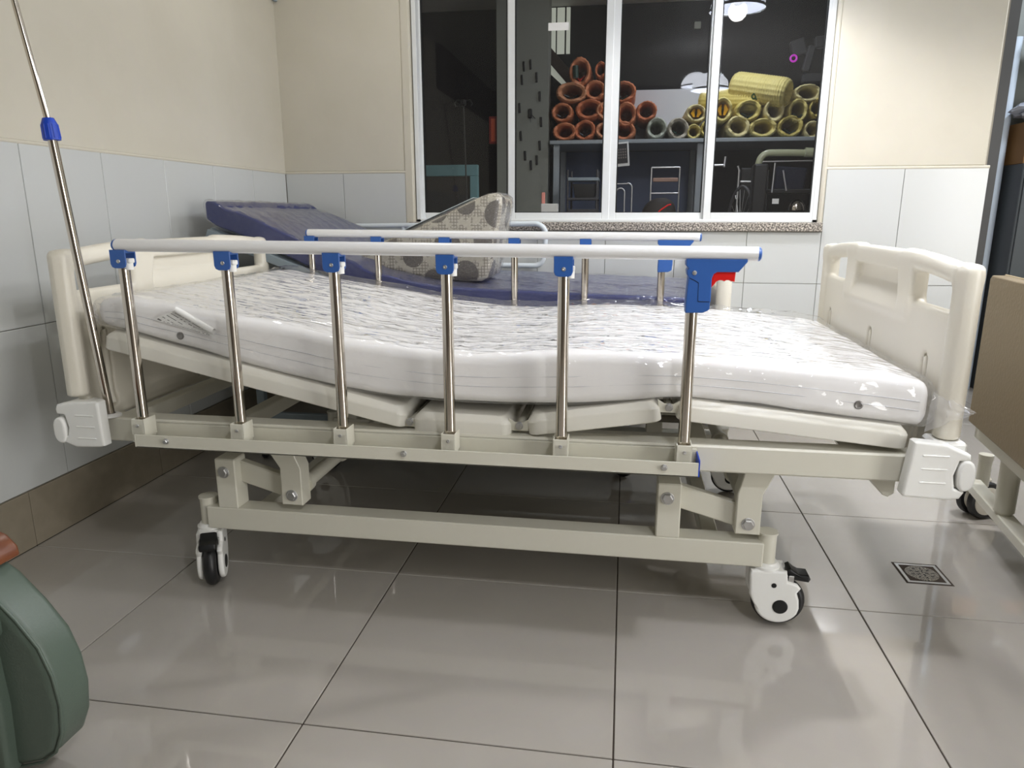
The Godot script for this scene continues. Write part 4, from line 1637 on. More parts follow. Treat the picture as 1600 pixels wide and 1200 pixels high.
func foam_mesh(seed_: int) -> ArrayMesh:
	# rolled sheet of bumpy foam, one unit in radius, pulled along -z; the outer end of the sheet makes a spiral lip
	var b := MB.new()
	var n := noise(1.0, 3, seed_)
	var rows := []
	var cnt := 72
	var bump := func(a: float, z: float) -> float:
		return 0.028 * sin(a * 18.0) * sin(z * 90.0) + 0.02 * n.get_noise_2d(cos(a) * 60.0, sin(a) * 60.0 + z * 100.0)
	var steps := [[0.55, -0.30], [0.58, -0.05], [0.63, -0.012], [0.69, 0.0], [0.75, -0.006], [0.80, 0.004], [0.90, 0.004], [0.96, -0.014]]
	for q in steps:
		var row := []
		for j in cnt:
			var a := TAU * j / cnt
			var wob: float = 1.0 + (0.022 * sin(a * 18.0) if q[0] > 0.85 else 0.015 * sin(a * 9.0 + seed_)) + 0.05 * sin(a + seed_) + 0.04 * sin(a * 2.0 + seed_ * 2.0)
			row.append(Vector3(cos(a) * q[0] * wob, sin(a) * q[0] * wob, q[1] + 0.006 * sin(a * 5.0 + seed_)))
		rows.append(row)
	for i in 15:
		var z := -0.03 - 0.40 * i / 14.0
		var row := []
		for j in cnt:
			var a := TAU * j / cnt
			var r: float = 0.97 + bump.call(a, z)
			row.append(Vector3(cos(a) * r, sin(a) * r, z))
		rows.append(row)
	b.skin(rows, true)
	var back := []
	var k := []
	for j in cnt:
		back.append(rows[0][j])
		k.append(rows[0][j] * Vector3(0.02, 0.02, 1))
	b.skin([k, back], true)
	return b.mesh(Vector3(), 60.0)


func lying_roll(b: MB, a: Vector3, c: Vector3, r: float) -> void:
	var d := (c - a).normalized()
	var u := Vector3.UP.cross(d).normalized()
	var v := d.cross(u)
	var rows := []
	var n := 70
	for i in n + 1:
		var t := float(i) / n
		var row := []
		for j in 72:
			var an := TAU * j / 72.0
			var e := 1.0 - 0.25 * pow(absf(t * 2.0 - 1.0), 14.0)
			var rr := r * e * (1.0 + 0.05 * sin(t * 75.0 + an * 9.0) * sin(t * 75.0 - an * 9.0))
			row.append(a.lerp(c, t) + (u * cos(an) + v * sin(an)) * rr)
		rows.append(row)
	for e in [1.0, 0.0]:
		var row := []
		var src: Array = rows[-1] if e > 0.5 else rows[0]
		var cc: Vector3 = c if e > 0.5 else a
		for q in src:
			row.append(cc + (q - cc) * 0.35 - d * (0.05 if e > 0.5 else -0.05))
		if e > 0.5:
			rows.append(row)
		else:
			rows.push_front(row)
	b.skin(rows, true, true)


func dome_lamp(at: Vector3, r: float, label: String, e: float) -> void:
	var t := thing("pendant_lamp", label, "lamp", at, "dome pendants of the showroom")
	var m := mat(Color(0.86, 0.89, 0.95), 0.3)
	m.emission_enabled = true
	m.emission = Color(0.95, 0.965, 1.0)
	m.emission_energy_multiplier = LAMP_GLOW
	m.cull_mode = BaseMaterial3D.CULL_DISABLED
	var b := MB.new()
	var prof := []
	for i in 11:
		var a := PI * 0.5 * i / 10.0
		prof.append(Vector2(r * (0.98 * cos(a) + 0.02), r * 0.88 * sin(a)))
	prof.push_front(Vector2(r * 1.04, -0.004))
	b.lathe(prof, 34, Transform3D(Basis(), at))
	obj("shade", b, m, t)
	var rim := MB.new()
	rim.lathe([Vector2(r * 1.03, -0.010), Vector2(r * 1.07, -0.006), Vector2(r * 1.05, 0.002), Vector2(r * 1.0, 0.0)], 34, Transform3D(Basis(), at))
	obj("rim", rim, M.white, t)
	var cap := MB.new()
	cap.lathe([Vector2(0.020, r * 0.86), Vector2(0.017, r * 0.86 + 0.02), Vector2(0.004, r * 0.86 + 0.03), Vector2(0.0022, r * 0.86 + 0.032), Vector2(0.0022, 2.42 - at.y)], 12, Transform3D(Basis(), at))
	obj("cord", cap, M.grey, t)
	var bu := MB.new()
	var pb := []
	for i in 11:
		var a := PI * i / 10.0 - PI * 0.5
		pb.append(Vector2(maxf(0.034 * cos(a), 0.0), 0.034 * sin(a) + r * 0.28))
	bu.lathe(pb, 18, Transform3D(Basis(), at))
	var bm := mat(Color.WHITE, 0.5)
	bm.emission_enabled = true
	bm.emission = Color(0.95, 0.97, 1.0)
	bm.emission_energy_multiplier = LAMP_GLOW * 1.3
	obj("bulb", bu, bm, t)
	var l := SpotLight3D.new()
	l.name = "bulb_light"
	l.light_color = Color(1.0, 0.985, 0.97)
	l.light_energy = e
	l.light_size = 0.045
	l.spot_range = 9.0
	l.spot_attenuation = 2.0
	l.spot_angle = 83.0
	l.spot_angle_attenuation = 0.42
	l.shadow_enabled = true
	t.add_child(l)
	l.rotation_degrees.x = -90.0
	l.position = Vector3(0, -0.02, 0)


func tube_frame(t: Node, called: String, paths: Array, r: float, m: Material) -> void:
	for p in paths:
		var b := MB.new()
		b.tube(p, r, 10)
		obj(called, b, m, t)


func back_room() -> void:
	var dark := mat(Color(0.11, 0.11, 0.12), 0.85)
	var w := MB.new()
	w.span(Vector3(-0.75, 0, -3.45), Vector3(2.85, 2.42, -3.3), 0.0)
	struct("wall_shop_back", w, dark)
	var ws := MB.new()
	ws.span(Vector3(2.755, 0, -3.3), Vector3(2.85, 2.42, -1.365), 0.0)
	struct("wall_shop_side", ws, mat(Color(0.33, 0.33, 0.33), 0.8))
	var col := MB.new()
	col.span(Vector3(0.315, 0, -2.75), Vector3(0.660, 2.42, -2.62), 0.002)
	struct("wall_partition", col, mat(Color(0.52, 0.53, 0.50), 0.8))
	# a window high on the far left, with its posts and dark lintel
	var wn := Node3D.new()
	wn.name = "window_2"
	add_child(wn)
	wn.set_meta("kind", "structure")
	var wm := mat(Color(0.8, 0.82, 0.78), 0.4)
	wm.emission_enabled = true
	wm.emission = Color(0.80, 0.82, 0.76)
	wm.emission_energy_multiplier = 0.34
	for q in [[0.48, 0.635], [0.645, 0.70], [0.712, 0.74]]:
		var p := MB.new()
		p.span(Vector3(q[0], 2.10, -3.295), Vector3(q[1], 2.41, -3.285), 0.001)
		obj("pane", p, wm, wn)
	var p2 := MB.new()
	p2.prism(poly([0.54, 2.02, 0.60, 2.05, 0.722, 1.90, 0.722, 1.86, 0.64, 1.93]), -3.295, -3.285, 0.001)
	obj("pane", p2, wm, wn)
	var ln := MB.new()
	ln.bar(Vector3(0.56, 2.13, -3.25), Vector3(0.86, 1.80, -3.25), 0.05, 0.075, 0.004)
	struct("trim_3", ln, mat(Color(0.22, 0.16, 0.13), 0.6))
	# stick-on clock on the partition
	var ck := thing("wall_clock", "wall clock of separate black dashes stuck round two small hands on the grey partition", "clock", Vector3(0.54, 1.6, -2.62))
	for q in [[0.496, 1.897], [0.540, 1.908], [0.580, 1.829], [0.602, 1.712], [0.612, 1.554], [0.605, 1.406], [0.585, 1.314], [0.546, 1.281], [0.507, 1.343], [0.477, 1.469], [0.468, 1.644], [0.484, 1.816]]:
		var d := MB.new()
		d.box(Vector3(q[0], q[1], -2.616), Vector3(0.014, 0.062, 0.008), 0.002, Basis(Vector3.BACK, 0.05))
		obj("hour_mark", d, M.black, ck)
	var hub := MB.new()
	hub.box(Vector3(0.540, 1.607, -2.612), Vector3(0.024, 0.06, 0.016), 0.005)
	obj("clock_centre", hub, M.black, ck)
	var hd := MB.new()
	hd.bar(Vector3(0.540, 1.607, -2.603), Vector3(0.575, 1.575, -2.603), 0.003, 0.005, 0.001)
	hd.bar(Vector3(0.540, 1.607, -2.600), Vector3(0.545, 1.55, -2.600), 0.003, 0.004, 0.001)
	obj("hand", hd, M.black, ck)
	# long shelf with the foam rolls
	var sh := thing("shelf_unit", "long grey shelf carrying the rolled foam pads in the shop behind the window", "shelf", Vector3(1.7, 0, -2.9))
	var sm := mat(Color(0.60, 0.63, 0.65), 0.45)
	var s1 := MB.new()
	s1.span(Vector3(0.672, 1.410, -3.20), Vector3(2.74, 1.434, -2.585), 0.003)
	obj("shelf_board", s1, sm, sh)
	for x in [0.715, 1.645, 2.70]:
		var u := MB.new()
		u.span(Vector3(x - 0.02, 0.0, -2.66), Vector3(x + 0.02, 1.410, -2.62), 0.003)
		u.span(Vector3(x - 0.02, 0.0, -3.19), Vector3(x + 0.02, 1.410, -3.15), 0.003)
		obj("upright", u, sm, sh)
	var bp := MB.new()
	bp.span(Vector3(0.70, 0.05, -3.26), Vector3(1.66, 1.41, -3.225), 0.002)
	obj("back_panel", bp, mat(Color(0.36, 0.42, 0.55), 0.45), sh)
	var wb := MB.new()
	wb.span(Vector3(1.13, 1.436, -3.06), Vector3(1.76, 1.80, -3.03), 0.003)
	solo("white_board", wb, mat(Color(0.86, 0.87, 0.89), 0.4), Vector3(1.45, 1.436, -3.04), "plain white board standing behind the foam rolls under the two small pendants", "board")
	var tones := [[Color(0.80, 0.50, 0.34), Color(0.76, 0.44, 0.28), Color(0.82, 0.58, 0.43)], [Color(0.86, 0.80, 0.50), Color(0.83, 0.76, 0.42), Color(0.87, 0.82, 0.60)], [Color(0.72, 0.69, 0.62), Color(0.70, 0.72, 0.66), Color(0.72, 0.69, 0.62)]]
	var foams := []
	for q in tones:
		var l := []
		for c in q:
			l.append(mat(c, 0.6))
		foams.append(l)
	var shapes := [foam_mesh(81), foam_mesh(82), foam_mesh(83)]
	var leaf := [null, mat(Color(0.06, 0.20, 0.16), 0.4), mat(Color(0.72, 0.18, 0.12), 0.5), mat(Color(0.85, 0.62, 0.05), 0.5), mat(Color(0.10, 0.12, 0.12), 0.5)]
	var inside := ["", " with a green leaflet inside", " with red and green leaflets", " with a bright yellow core", " with a dark leaflet inside"]
	var hue := ["orange", "yellow", "pale"]
	var k := 0
	for q in ROLLS:
		var tier := "bottom row" if q[1] < 1.55 else "middle row" if q[1] < 1.67 else "third row" if q[1] < 1.80 else "top"
		var t := thing("foam_roll", "", "foam roll", Vector3(q[0], q[1] - q[3], -2.62), "%s bumpy foam rolls on the shop shelf" % hue[q[4]])
		t.set_meta("at", Vector2(q[0], q[1]))
		t.set_meta("label", "%d|%d|%s" % [q[4], q[5], tier])
		var o := put("foam", shapes[k % 3], foams[q[4]][(k * 7) % 3], t)
		o.position = Vector3(0, q[3], 0)
		o.rotation_degrees.z = 0.0
		o.scale = Vector3(q[2], q[3], 1.0)
		if q[5] > 0:
			var lm := MB.new()
			var rows := []
			for i in 6:
				var row := []
				for j in 7:
					var a := deg_to_rad(200.0 + 130.0 * j / 6.0) if q[5] != 3 else TAU * j / 6.0
					row.append(Vector3(cos(a) * q[2] * 0.50, q[3] + sin(a) * q[3] * 0.50, 0.004 - 0.02 * i))
				rows.append(row)
			lm.skin(rows, false)
			var lc := []
			for j in 7:
				lc.append(rows[0][j] * Vector3(0.25, 1, 1) + Vector3(0, -q[3] * 0.2 if q[5] != 3 else 0.0, -0.012))
			lm.skin([lc, rows[0]], false)
			put("leaflet", lm.mesh(Vector3(), 50.0), leaf[q[5]], t)
			if q[5] == 2:
				var l2 := MB.new()
				l2.tube([Vector3(-q[2] * 0.35, q[3] * 0.55, 0.006), Vector3(-q[2] * 0.38, q[3] * 1.4, 0.006)], 0.018, 10)
				put("leaflet", l2.mesh(), leaf[1], t)
		k += 1
	label_rolls(inside, hue)
	var ly := MB.new()
	lying_roll(ly, Vector3(1.845, 1.775, -2.80), Vector3(2.16, 1.695, -2.62), 0.088)
	var lt := thing("long_foam_roll", "long yellow foam roll with green print lying askew on top of the pile", "foam roll", Vector3(2.0, 1.66, -2.7))
	obj("foam", ly, foams[1][0], lt, 60.0)
	for q in [[1.955, 1.672], [2.062, 1.648]]:
		var mk := MB.new()
		mk.x = Transform3D(Basis(Vector3.UP, 0.5), Vector3(q[0], q[1] + 0.012, -2.640))
		mk.lathe([Vector2(0.010, -0.002), Vector2(0.018, -0.002), Vector2(0.018, 0.002), Vector2(0.010, 0.002), Vector2(0.010, -0.002)], 18, Transform3D(Basis(Vector3.RIGHT, PI / 2)))
		mk.bar(Vector3(0.004, -0.006, 0.001), Vector3(0.026, -0.018, 0.001), 0.004, 0.008, 0.001)
		obj("printed_mark", mk, mat(Color(0.05, 0.28, 0.10), 0.5), lt)
	var l2 := MB.new()
	lying_roll(l2, Vector3(1.66, 1.70, -2.90), Vector3(2.02, 1.665, -2.70), 0.072)
	solo("long_foam_roll", l2, foams[1][1], Vector3(1.84, 1.6, -2.8), "long yellow foam roll lying half hidden behind the two pendant lamps", "foam roll", "", 60.0)
	# things under the shelf
	var ca := thing("calendar", "small framed month calendar hung below the shelf beside the middle window bar", "calendar", Vector3(1.135, 1.27, -2.57))
	var cf := MB.new()
	cf.box(Vector3(1.135, 1.340, -2.58), Vector3(0.115, 0.150, 0.010), 0.002, Basis(Vector3.BACK, 0.08))
	obj("frame", cf, M.white, ca)
	var cs := MB.new()
	cs.box(Vector3(1.133, 1.344, -2.574), Vector3(0.098, 0.122, 0.004), 0.0005, Basis(Vector3.BACK, 0.08))
	obj("sheet", cs, mat(Color(0.17, 0.16, 0.17), 0.5), ca)
	var cg := MB.new()
	cg.x = Transform3D(Basis(Vector3.BACK, 0.08), Vector3(1.133, 1.344, -2.571))
	for i in 6:
		for j in 4:
			cg.box(Vector3(-0.036 + i * 0.0145, 0.026 - j * 0.017, 0), Vector3(0.009, 0.010, 0.001), 0.0)
	var co := obj("day_grid", cg, mat(Color(0.45, 0.42, 0.40), 0.6), ca)
	co.set_meta("kind", "stuff")
	var wk := thing("walking_frame", "bright tubular walking frame with cross bars under the shelf before the blue panel", "walking frame", Vector3(1.42, 0, -2.4))
	tube_frame(wk, "tube", [[Vector3(1.335, 0, -2.4), Vector3(1.335, 1.246, -2.4)], [Vector3(1.514, 0, -2.4), Vector3(1.508, 1.246, -2.4)], [Vector3(1.335, 1.246, -2.4), Vector3(1.508, 1.246, -2.4)], [Vector3(1.335, 1.091, -2.4), Vector3(1.508, 1.091, -2.4)]], 0.0055, M.bolt)
	var pad := MB.new()
	pad.span(Vector3(1.345, 1.160, -2.41), Vector3(1.500, 1.184, -2.39), 0.004)
	obj("hand_strap", pad, mat(Color(0.62, 0.50, 0.44), 0.6), wk)
	var w2 := thing("folding_walker", "thin tubular folding walker with an inner loop beside the middle window bar", "walking frame", Vector3(1.17, 0, -2.4))
	var outer := [Vector3(1.06, 0, -2.4), Vector3(1.06, 1.150, -2.4), Vector3(1.19, 1.150, -2.4)]
	outer.append_array(arc(Vector3(1.19, 1.125, -2.4), Vector3.RIGHT, Vector3.UP, 0.028, 90, 0, 5))
	outer.append(Vector3(1.226, 0, -2.4))
	var inner := [Vector3(1.118, 0.6, -2.38)]
	inner.append_array(arc(Vector3(1.146, 1.095, -2.38), Vector3.LEFT, Vector3.UP, 0.027, 0, 180, 10))
	inner.append(Vector3(1.178, 0.6, -2.38))
	tube_frame(w2, "tube", [outer, inner], 0.005, M.bolt)
	wheelchair()
	var bg := thing("backpack", "dark rounded bag with a thin red strap at the bottom of the third pane", "bag", Vector3(1.35, 0.93, -1.78))
	var b := MB.new()
	var rows := []
	for i in 10:
		var v := i / 9.0
		var row := []
		for j in 20:
			var a := TAU * j / 20.0
			var wdt := 0.085 * sqrt(maxf(1.0 - pow(v, 2.6), 0.02)) + 0.01
			row.append(Vector3(1.36 + 0.015 * v + cos(a) * wdt, 0.936 + v * 0.115, -1.80 + sin(a) * wdt * 0.7))
		row.reverse()
		rows.append(row)
	b.skin(rows, true, true)
	obj("body", b, mat(Color(0.12, 0.10, 0.09), 0.7), bg, 60.0)
	var fl := MB.new()
	fl.box(Vector3(1.24, 0.952, -1.80), Vector3(0.17, 0.035, 0.10), 0.014, Basis(Vector3.BACK, 0.12))
	obj("side_pouch", fl, M.dark, bg)
	var rs := MB.new()
	rs.tube([Vector3(1.335, 0.945, -1.735), Vector3(1.37, 0.985, -1.732), Vector3(1.41, 1.012, -1.738), Vector3(1.425, 1.015, -1.75)], 0.004, 8)
	obj("strap", rs, M.red, bg)
	var ct := MB.new()
	ct.span(Vector3(0.30, 0.895, -2.02), Vector3(2.70, 0.930, -1.45), 0.003)
	for x in [0.36, 1.5, 2.64]:
		for z in [-1.98, -1.50]:
			ct.span(Vector3(x - 0.02, 0, z - 0.02), Vector3(x + 0.02, 0.90, z + 0.02), 0.002)
	solo("counter", ct, mat(Color(0.16, 0.15, 0.15), 0.5), Vector3(1.5, 0, -1.7), "dark work counter standing just behind the window in the shop", "counter")
	var wbx := MB.new()
	wbx.span(Vector3(0.706, 0.930, -1.90), Vector3(0.802, 1.022, -1.84), 0.003)
	solo("white_carton", wbx, mat(Color(0.80, 0.80, 0.78), 0.5), Vector3(0.75, 0.93, -1.87), "small white carton standing at the bottom of the second pane", "box")
	var tb := MB.new()
	tb.span(Vector3(0.705, 1.022, -1.89), Vector3(0.725, 1.085, -1.87), 0.003)
	solo("pink_packet", tb, mat(Color(0.85, 0.55, 0.50), 0.5), Vector3(0.715, 1.022, -1.88), "thin pink packet standing on the small white carton", "packet")
	var st := thing("supply_stand", "dark metal stand with three tiers and a black basket left of the middle window bar", "stand", Vector3(0.9, 0, -2.4))
	tube_frame(st, "tube", [[Vector3(0.825, 0, -2.36), Vector3(0.815, 1.235, -2.36)], [Vector3(1.0, 0, -2.36), Vector3(1.0, 1.235, -2.36)], [Vector3(0.825, 0, -2.56), Vector3(0.825, 1.235, -2.56)], [Vector3(1.0, 0, -2.56), Vector3(1.0, 1.235, -2.56)]], 0.007, M.dark)
	for q in [[1.168, 0.02], [1.05, 0.015], [0.975, 0.02]]:
		var tr := MB.new()
		tr.span(Vector3(0.815, q[0], -2.57), Vector3(1.01, q[0] + q[1], -2.35), 0.003)
		obj("tray", tr, M.dark if q[0] < 1.1 else M.grey, st)
	var bk := MB.new()
	bk.prism(poly([0.86, 1.065, 0.985, 1.065, 1.0, 1.15, 0.845, 1.15]), -2.50, -2.38, 0.006, 2)
	obj("basket", bk, M.black, st)
	# left pane: mirrored teal board and drip stand built as solids, red picture
	var tl := thing("mirrored_board", "dark board in a wide teal frame behind the first window pane", "board", Vector3(0.05, 0, -2.25))
	var tm := mat(Color(0.40, 0.56, 0.58), 0.5)
	var fr := MB.new()
	fr.span(Vector3(-0.16, 1.195, -2.24), Vector3(0.268, 1.262, -2.20), 0.004)
	fr.span(Vector3(0.216, 0.30, -2.24), Vector3(0.268, 1.195, -2.20), 0.004)
	fr.span(Vector3(-0.16, 0.30, -2.24), Vector3(-0.11, 1.195, -2.20), 0.004)
	fr.span(Vector3(-0.11, 0.30, -2.24), Vector3(0.216, 0.36, -2.20), 0.004)
	obj("frame", fr, tm, tl)
	var pn := MB.new()
	pn.span(Vector3(-0.12, 0.34, -2.235), Vector3(0.22, 1.20, -2.222), 0.0)
	obj("panel", pn, mat(Color(0.17, 0.16, 0.15), 0.35), tl)
	for x in [-0.14, 0.24]:
		var ft := MB.new()
		ft.span(Vector3(x - 0.02, 0, -2.34), Vector3(x + 0.02, 0.30, -2.20), 0.003)
		obj("foot", ft, tm, tl)
	var iv := thing("mirrored_drip_stand", "thin black drip stand with hooks behind the first window pane", "drip stand", Vector3(0.24, 0, -2.1))  # mirror image of the drip pole, modelled as a solid
	tube_frame(iv, "pole", [[Vector3(0.245, 0, -2.1), Vector3(0.205, 1.60, -2.1)]], 0.0045, M.black)
	var hk := MB.new()
	hk.box(Vector3(0.205, 1.61, -2.1), Vector3(0.03, 0.035, 0.03), 0.006)
	for s in [-1.0, 1.0]:
		hk.tube([Vector3(0.205, 1.62, -2.1), Vector3(0.205 + s * 0.04, 1.625, -2.1), Vector3(0.205 + s * 0.055, 1.605, -2.1), Vector3(0.205 + s * 0.045, 1.59, -2.1)], 0.003, 8)
	obj("hook", hk, M.black, iv)
	var ib := MB.new()
	for a in 5:
		ib.bar(Vector3(0.245, 0.03, -2.1), Vector3(0.245 + 0.22 * cos(TAU * a / 5.0), 0.02, -2.1 + 0.22 * sin(TAU * a / 5.0)), 0.02, 0.02, 0.003)
	obj("base", ib, M.black, iv)
	var rp := thing("red_picture", "narrow red framed picture at the edge of the grey partition behind the first pane", "picture", Vector3(0.29, 1.42, -2.66))
	var rf := MB.new()
	rf.span(Vector3(0.255, 1.425, -2.70), Vector3(0.312, 1.600, -2.655), 0.003)
	obj("frame", rf, mat(Color(0.45, 0.08, 0.05), 0.5), rp)
	var ri := MB.new()
	ri.span(Vector3(0.270, 1.440, -2.656), Vector3(0.300, 1.585, -2.652), 0.0)
	obj("print", ri, mat(Color(0.68, 0.28, 0.16), 0.5), rp)
	# dark wall fittings at the right
	var eq := thing("wall_fitting", "dark folded equipment hung on the shop wall above the yellow rolls", "equipment", Vector3(2.3, 1.8, -2.9))
	for q in [[2.26, 2.02, 0.09, 0.10, 0.3], [2.33, 1.95, 0.05, 0.16, -0.2], [2.40, 2.05, 0.08, 0.07, 0.1], [2.36, 1.83, 0.12, 0.06, 0.0]]:
		var e := MB.new()
		e.box(Vector3(q[0], q[1], -2.95), Vector3(q[2], q[3], 0.06), 0.008, Basis(Vector3.BACK, q[4]))
		obj("panel", e, M.dark, eq)
	var rg := MB.new()
	var ra := []
	for i in 25:
		ra.append(Vector3(2.223 + cos(TAU * i / 24.0) * 0.019, 1.945 + sin(TAU * i / 24.0) * 0.019, -2.88))
	rg.tube(ra, 0.006, 8, 0.0, false)
	var pm := mat(Color(0.6, 0.1, 0.6), 0.4)
	pm.emission_enabled = true
	pm.emission = Color(0.75, 0.16, 0.75)
	pm.emission_energy_multiplier = 0.5
	solo("ring_light", rg, pm, Vector3(2.223, 1.945, -2.88), "tiny glowing violet ring light on the dark equipment", "light")
	var sw := MB.new()
	sw.span(Vector3(1.615, 2.235, -3.295), Vector3(1.66, 2.28, -3.275), 0.003)
	solo("junction_box", sw, mat(Color(0.72, 0.74, 0.70), 0.5), Vector3(1.64, 2.235, -3.285), "small pale junction box high on the dark shop wall", "box")


func label_rolls(inside: Array, hue: Array) -> void:
	# each roll is told apart by its look, its row and the rolls beside it
	var rows := {}
	for c in get_children():
		if String(c.name).begins_with("foam_roll"):
			var f: PackedStringArray = String(c.get_meta("label")).split("|")
			var key := "%s|%s" % [f[0], f[2]]
			if not rows.has(key):
				rows[key] = []
			rows[key].append([c.position.x, c, f])
	var nth := ["first", "second", "third", "fourth", "fifth", "sixth", "seventh", "eighth"]
	for key in rows:
		var l: Array = rows[key]
		l.sort_custom(func(a, b): return a[0] < b[0])
		for i in l.size():
			var f: PackedStringArray = l[i][2]
			var name_: String = hue[int(f[0])]
			var place := "%s from the left" % nth[i] if l.size() > 1 else "the only one there"
			l[i][1].set_meta("label", "%s foam roll%s, %s, %s" % [name_, inside[int(f[1])], f[2], place])


func wheelchair() -> void:
	var t := thing("wheelchair", "folding wheelchair with a bright armrest tube and spoked wheel in the fourth pane", "wheelchair", Vector3(1.92, 0, -2.2))
	var z := -2.2
	tube_frame(t, "tube", [[Vector3(1.836, 0.50, z), Vector3(1.836, 1.215, z), Vector3(1.826, 1.24, z)], [Vector3(1.998, 0.45, z), Vector3(1.998, 1.215, z)], [Vector3(1.845, 1.150, z), Vector3(1.998, 1.146, z)], [Vector3(1.69, 1.25, z - 0.1), Vector3(1.76, 1.25, z - 0.1)], [Vector3(1.76, 1.24, z - 0.1), Vector3(1.765, 1.30, z - 0.1)]], 0.007, M.bolt)
	var rm := MB.new()
	var pts := []
	for i in 33:
		var a := TAU * i / 32.0
		pts.append(Vector3(1.855 + 0.055 * cos(a), 0.90 + 0.22 * sin(a), z + 0.04 + 0.10 * cos(a)))
	rm.tube(pts, 0.010, 10, 0.0, false)
	obj("wheel_rim", rm, M.dark, t)
	var sp := MB.new()
	for i in 12:
		sp.tube([Vector3(1.855, 0.90, z + 0.04), pts[i * 2 + 1]], 0.0015, 6)
	obj("spokes", sp, M.bolt, t).set_meta("kind", "stuff")
	var se := MB.new()
	se.span(Vector3(1.84, 0.52, z - 0.4), Vector3(2.0, 0.55, z), 0.008)
	se.span(Vector3(1.90, 0.55, z - 0.40), Vector3(2.0, 1.25, z - 0.38), 0.008)
	obj("seat", se, M.black, t)
	var s2 := MB.new()
	for x in [1.85, 1.99]:
		s2.tube([Vector3(x, 0.50, z), Vector3(x, 0.05, z + 0.1)], 0.008, 8)
	obj("front_leg", s2, M.dark, t)
	# padded plastic tube and black apparatus beside it
	var tb := thing("wrapped_tube", "thick tube in shiny clear wrapping bent over the black apparatus", "tube", Vector3(2.05, 1.25, -2.1))
	var p := [Vector3(1.922, 1.225, -2.1)]
	p.append_array(arc(Vector3(1.985, 1.245, -2.1), Vector3.LEFT, Vector3.UP, 0.058, 10, 90, 7))
	p.append_array([Vector3(2.10, 1.302, -2.1), Vector3(2.30, 1.296, -2.1)])
	var w := MB.new()
	w.tube(p, 0.019, 14)
	var wm := mat(Color(0.62, 0.64, 0.52), 0.12)
	wm.clearcoat_enabled = true
	wm.clearcoat = 1.0
	obj("tube", w, wm, tb)
	var en := MB.new()
	en.tube([Vector3(2.17, 1.303, -2.09), Vector3(2.225, 1.300, -2.09)], 0.026, 14)
	obj("wrapping_knot", en, wm, tb)
	var ap := thing("black_apparatus", "black boxy apparatus with chrome struts under the wrapped tube in the fourth pane", "equipment", Vector3(2.05, 0, -2.05))
	var a := MB.new()
	a.span(Vector3(1.875, 0.931, -2.02), Vector3(1.955, 1.235, -1.94), 0.01)
	obj("column", a, M.black, ap)
	var a2 := MB.new()
	a2.span(Vector3(1.965, 1.075, -2.06), Vector3(2.21, 1.10, -1.96), 0.006)
	a2.span(Vector3(1.93, 0.931, -2.06), Vector3(2.21, 0.985, -1.96), 0.006)
	obj("tray", a2, M.black, ap)
	var a3 := MB.new()
	a3.box(Vector3(2.09, 1.155, -2.03), Vector3(0.17, 0.13, 0.03), 0.01, Basis(Vector3.BACK, -0.08))
	obj("seat_plate", a3, mat(Color(0.10, 0.12, 0.18), 0.2), ap)
	tube_frame(ap, "strut", [[Vector3(2.19, 0.98, -1.96), Vector3(2.195, 1.26, -1.96)], [Vector3(1.985, 1.08, -1.96), Vector3(1.99, 1.24, -1.96)], [Vector3(2.035, 1.20, -1.955), Vector3(2.06, 1.09, -1.955)], [Vector3(1.93, 1.255, -2.1), Vector3(2.28, 1.258, -2.1)]], 0.005, M.bolt)
	var tg := MB.new()
	tg.span(Vector3(1.990, 1.020, -1.958), Vector3(2.025, 1.048, -1.955), 0.0)
	obj("tag", tg, M.paper, ap)
	var hl := MB.new()
	var hr := []
	for i in 10:
		var aa := PI * 0.5 * i / 9.0
		hr.append(Vector2(0.045 * cos(aa) + 0.001, 0.062 * sin(aa)))
	hl.lathe(hr, 22, Transform3D(Basis(), Vector3(2.13, 0.985, -1.99)))
	obj("chrome_dome", hl, M.chrome, ap)


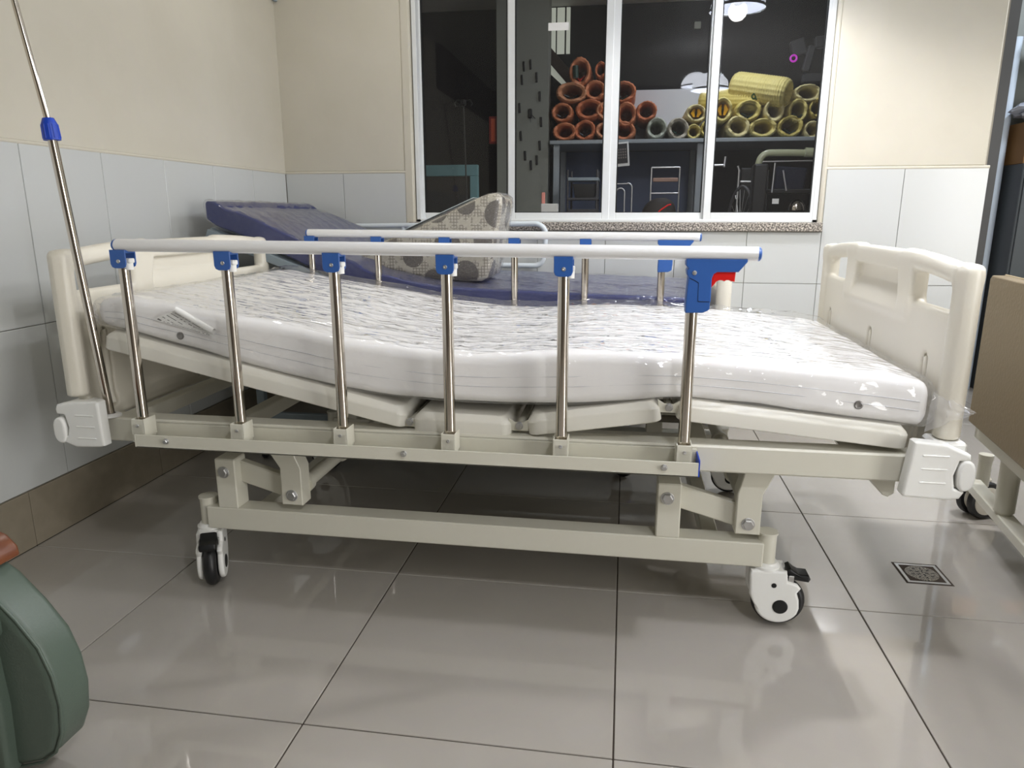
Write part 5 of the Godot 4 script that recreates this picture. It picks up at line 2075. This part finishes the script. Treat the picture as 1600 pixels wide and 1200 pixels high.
func doorway() -> void:
	# passage beyond the end of the window wall
	var w := MB.new()
	w.span(Vector3(2.85, 0, -3.45), Vector3(4.9, 2.42, -3.3), 0.0)
	struct("wall_passage", w, mat(Color(0.52, 0.54, 0.53), 0.7))
	var jb := MB.new()
	jb.span(Vector3(2.86, 0.0, -2.06), Vector3(3.135, 2.42, -2.0), 0.003)
	struct("wall_jamb", jb, mat(Color(0.56, 0.54, 0.57), 0.6))
	var st := MB.new()
	st.tube([Vector3(3.125, 0.0, -1.97), Vector3(3.125, 1.84, -1.97)], 0.026, 16)
	struct("trim_4", st, mat(Color(0.80, 0.85, 0.90), 0.35))
	var pn := MB.new()
	pn.span(Vector3(3.136, 0.0, -2.10), Vector3(3.60, 2.42, -2.04), 0.002)
	struct("wall_passage_side", pn, mat(Color(0.58, 0.60, 0.58), 0.6))
	var lk := thing("grey_locker", "dark grey metal locker standing in the passage past the wall end", "locker", Vector3(3.4, 0, -1.9))
	var b := MB.new()
	b.span(Vector3(3.168, 0.0, -2.03), Vector3(3.65, 1.215, -1.80), 0.004)
	obj("body", b, mat(Color(0.33, 0.35, 0.36), 0.4), lk)
	var dr := MB.new()
	dr.span(Vector3(3.178, 0.03, -1.80), Vector3(3.64, 1.195, -1.79), 0.002)
	obj("door", dr, mat(Color(0.31, 0.33, 0.34), 0.4), lk)
	var cb := thing("cardboard_box", "brown cardboard box on top of the grey locker", "box", Vector3(3.35, 1.215, -1.9))
	var c := MB.new()
	c.span(Vector3(3.172, 1.215, -2.02), Vector3(3.55, 1.42, -1.82), 0.003)
	obj("body", c, mat(Color(0.62, 0.46, 0.28), 0.7), cb)
	var ho := MB.new()
	ho.box(Vector3(3.205, 1.265, -1.8195), Vector3(0.012, 0.02, 0.002), 0.0005)
	obj("hand_hole", ho, M.black, cb)
	var bag := thing("plastic_sack", "crumpled clear plastic sack lying on the cardboard box", "bag", Vector3(3.3, 1.42, -1.9))
	var n := noise(1.0, 4, 91)
	var rows := []
	for i in 16:
		var v := PI * i / 15.0
		var row := []
		for j in 24:
			var a := TAU * j / 24.0
			var d := Vector3(cos(a) * sin(v), cos(v), sin(a) * sin(v))
			var r := 1.0 + 0.45 * n.get_noise_3d(d.x * 90, d.y * 90, d.z * 90)
			row.append(Vector3(3.30, 1.478, -1.91) + d * r * Vector3(0.17, 0.05, 0.09))
		rows.append(row)
	var s := MB.new()
	s.skin(rows, true, true)
	obj("sheet", s, mat(Color(0.68, 0.70, 0.74), 0.2), bag, 30.0)
	var bl := thing("black_coat", "black padded thing hanging at the upper right edge of the photo", "coat", Vector3(3.3, 1.6, -1.75))
	var k := MB.new()
	var rr := []
	for i in 18:
		var v := i / 17.0
		var row := []
		for j in 20:
			var a := TAU * j / 20.0
			var r := 0.10 * sqrt(maxf(0.04, 1.0 - pow(absf(v * 2.0 - 1.0), 3.0))) * (1.0 + 0.10 * sin(v * 40.0) + 0.2 * n.get_noise_2d(v * 200, a * 20))
			row.append(Vector3(3.235 + 0.10 * (1.0 - v) + cos(a) * r * 0.85, 1.60 + v * 0.30, -1.85 + sin(a) * r * 0.6))
		row.reverse()
		rr.append(row)
	k.skin(rr, true, true)
	obj("body", k, M.black, bl, 50.0)
	var hg := MB.new()
	hg.tube([Vector3(3.235, 1.88, -1.85), Vector3(3.235, 2.42, -1.85)], 0.004, 8)
	obj("hanging_cord", hg, M.black, bl)
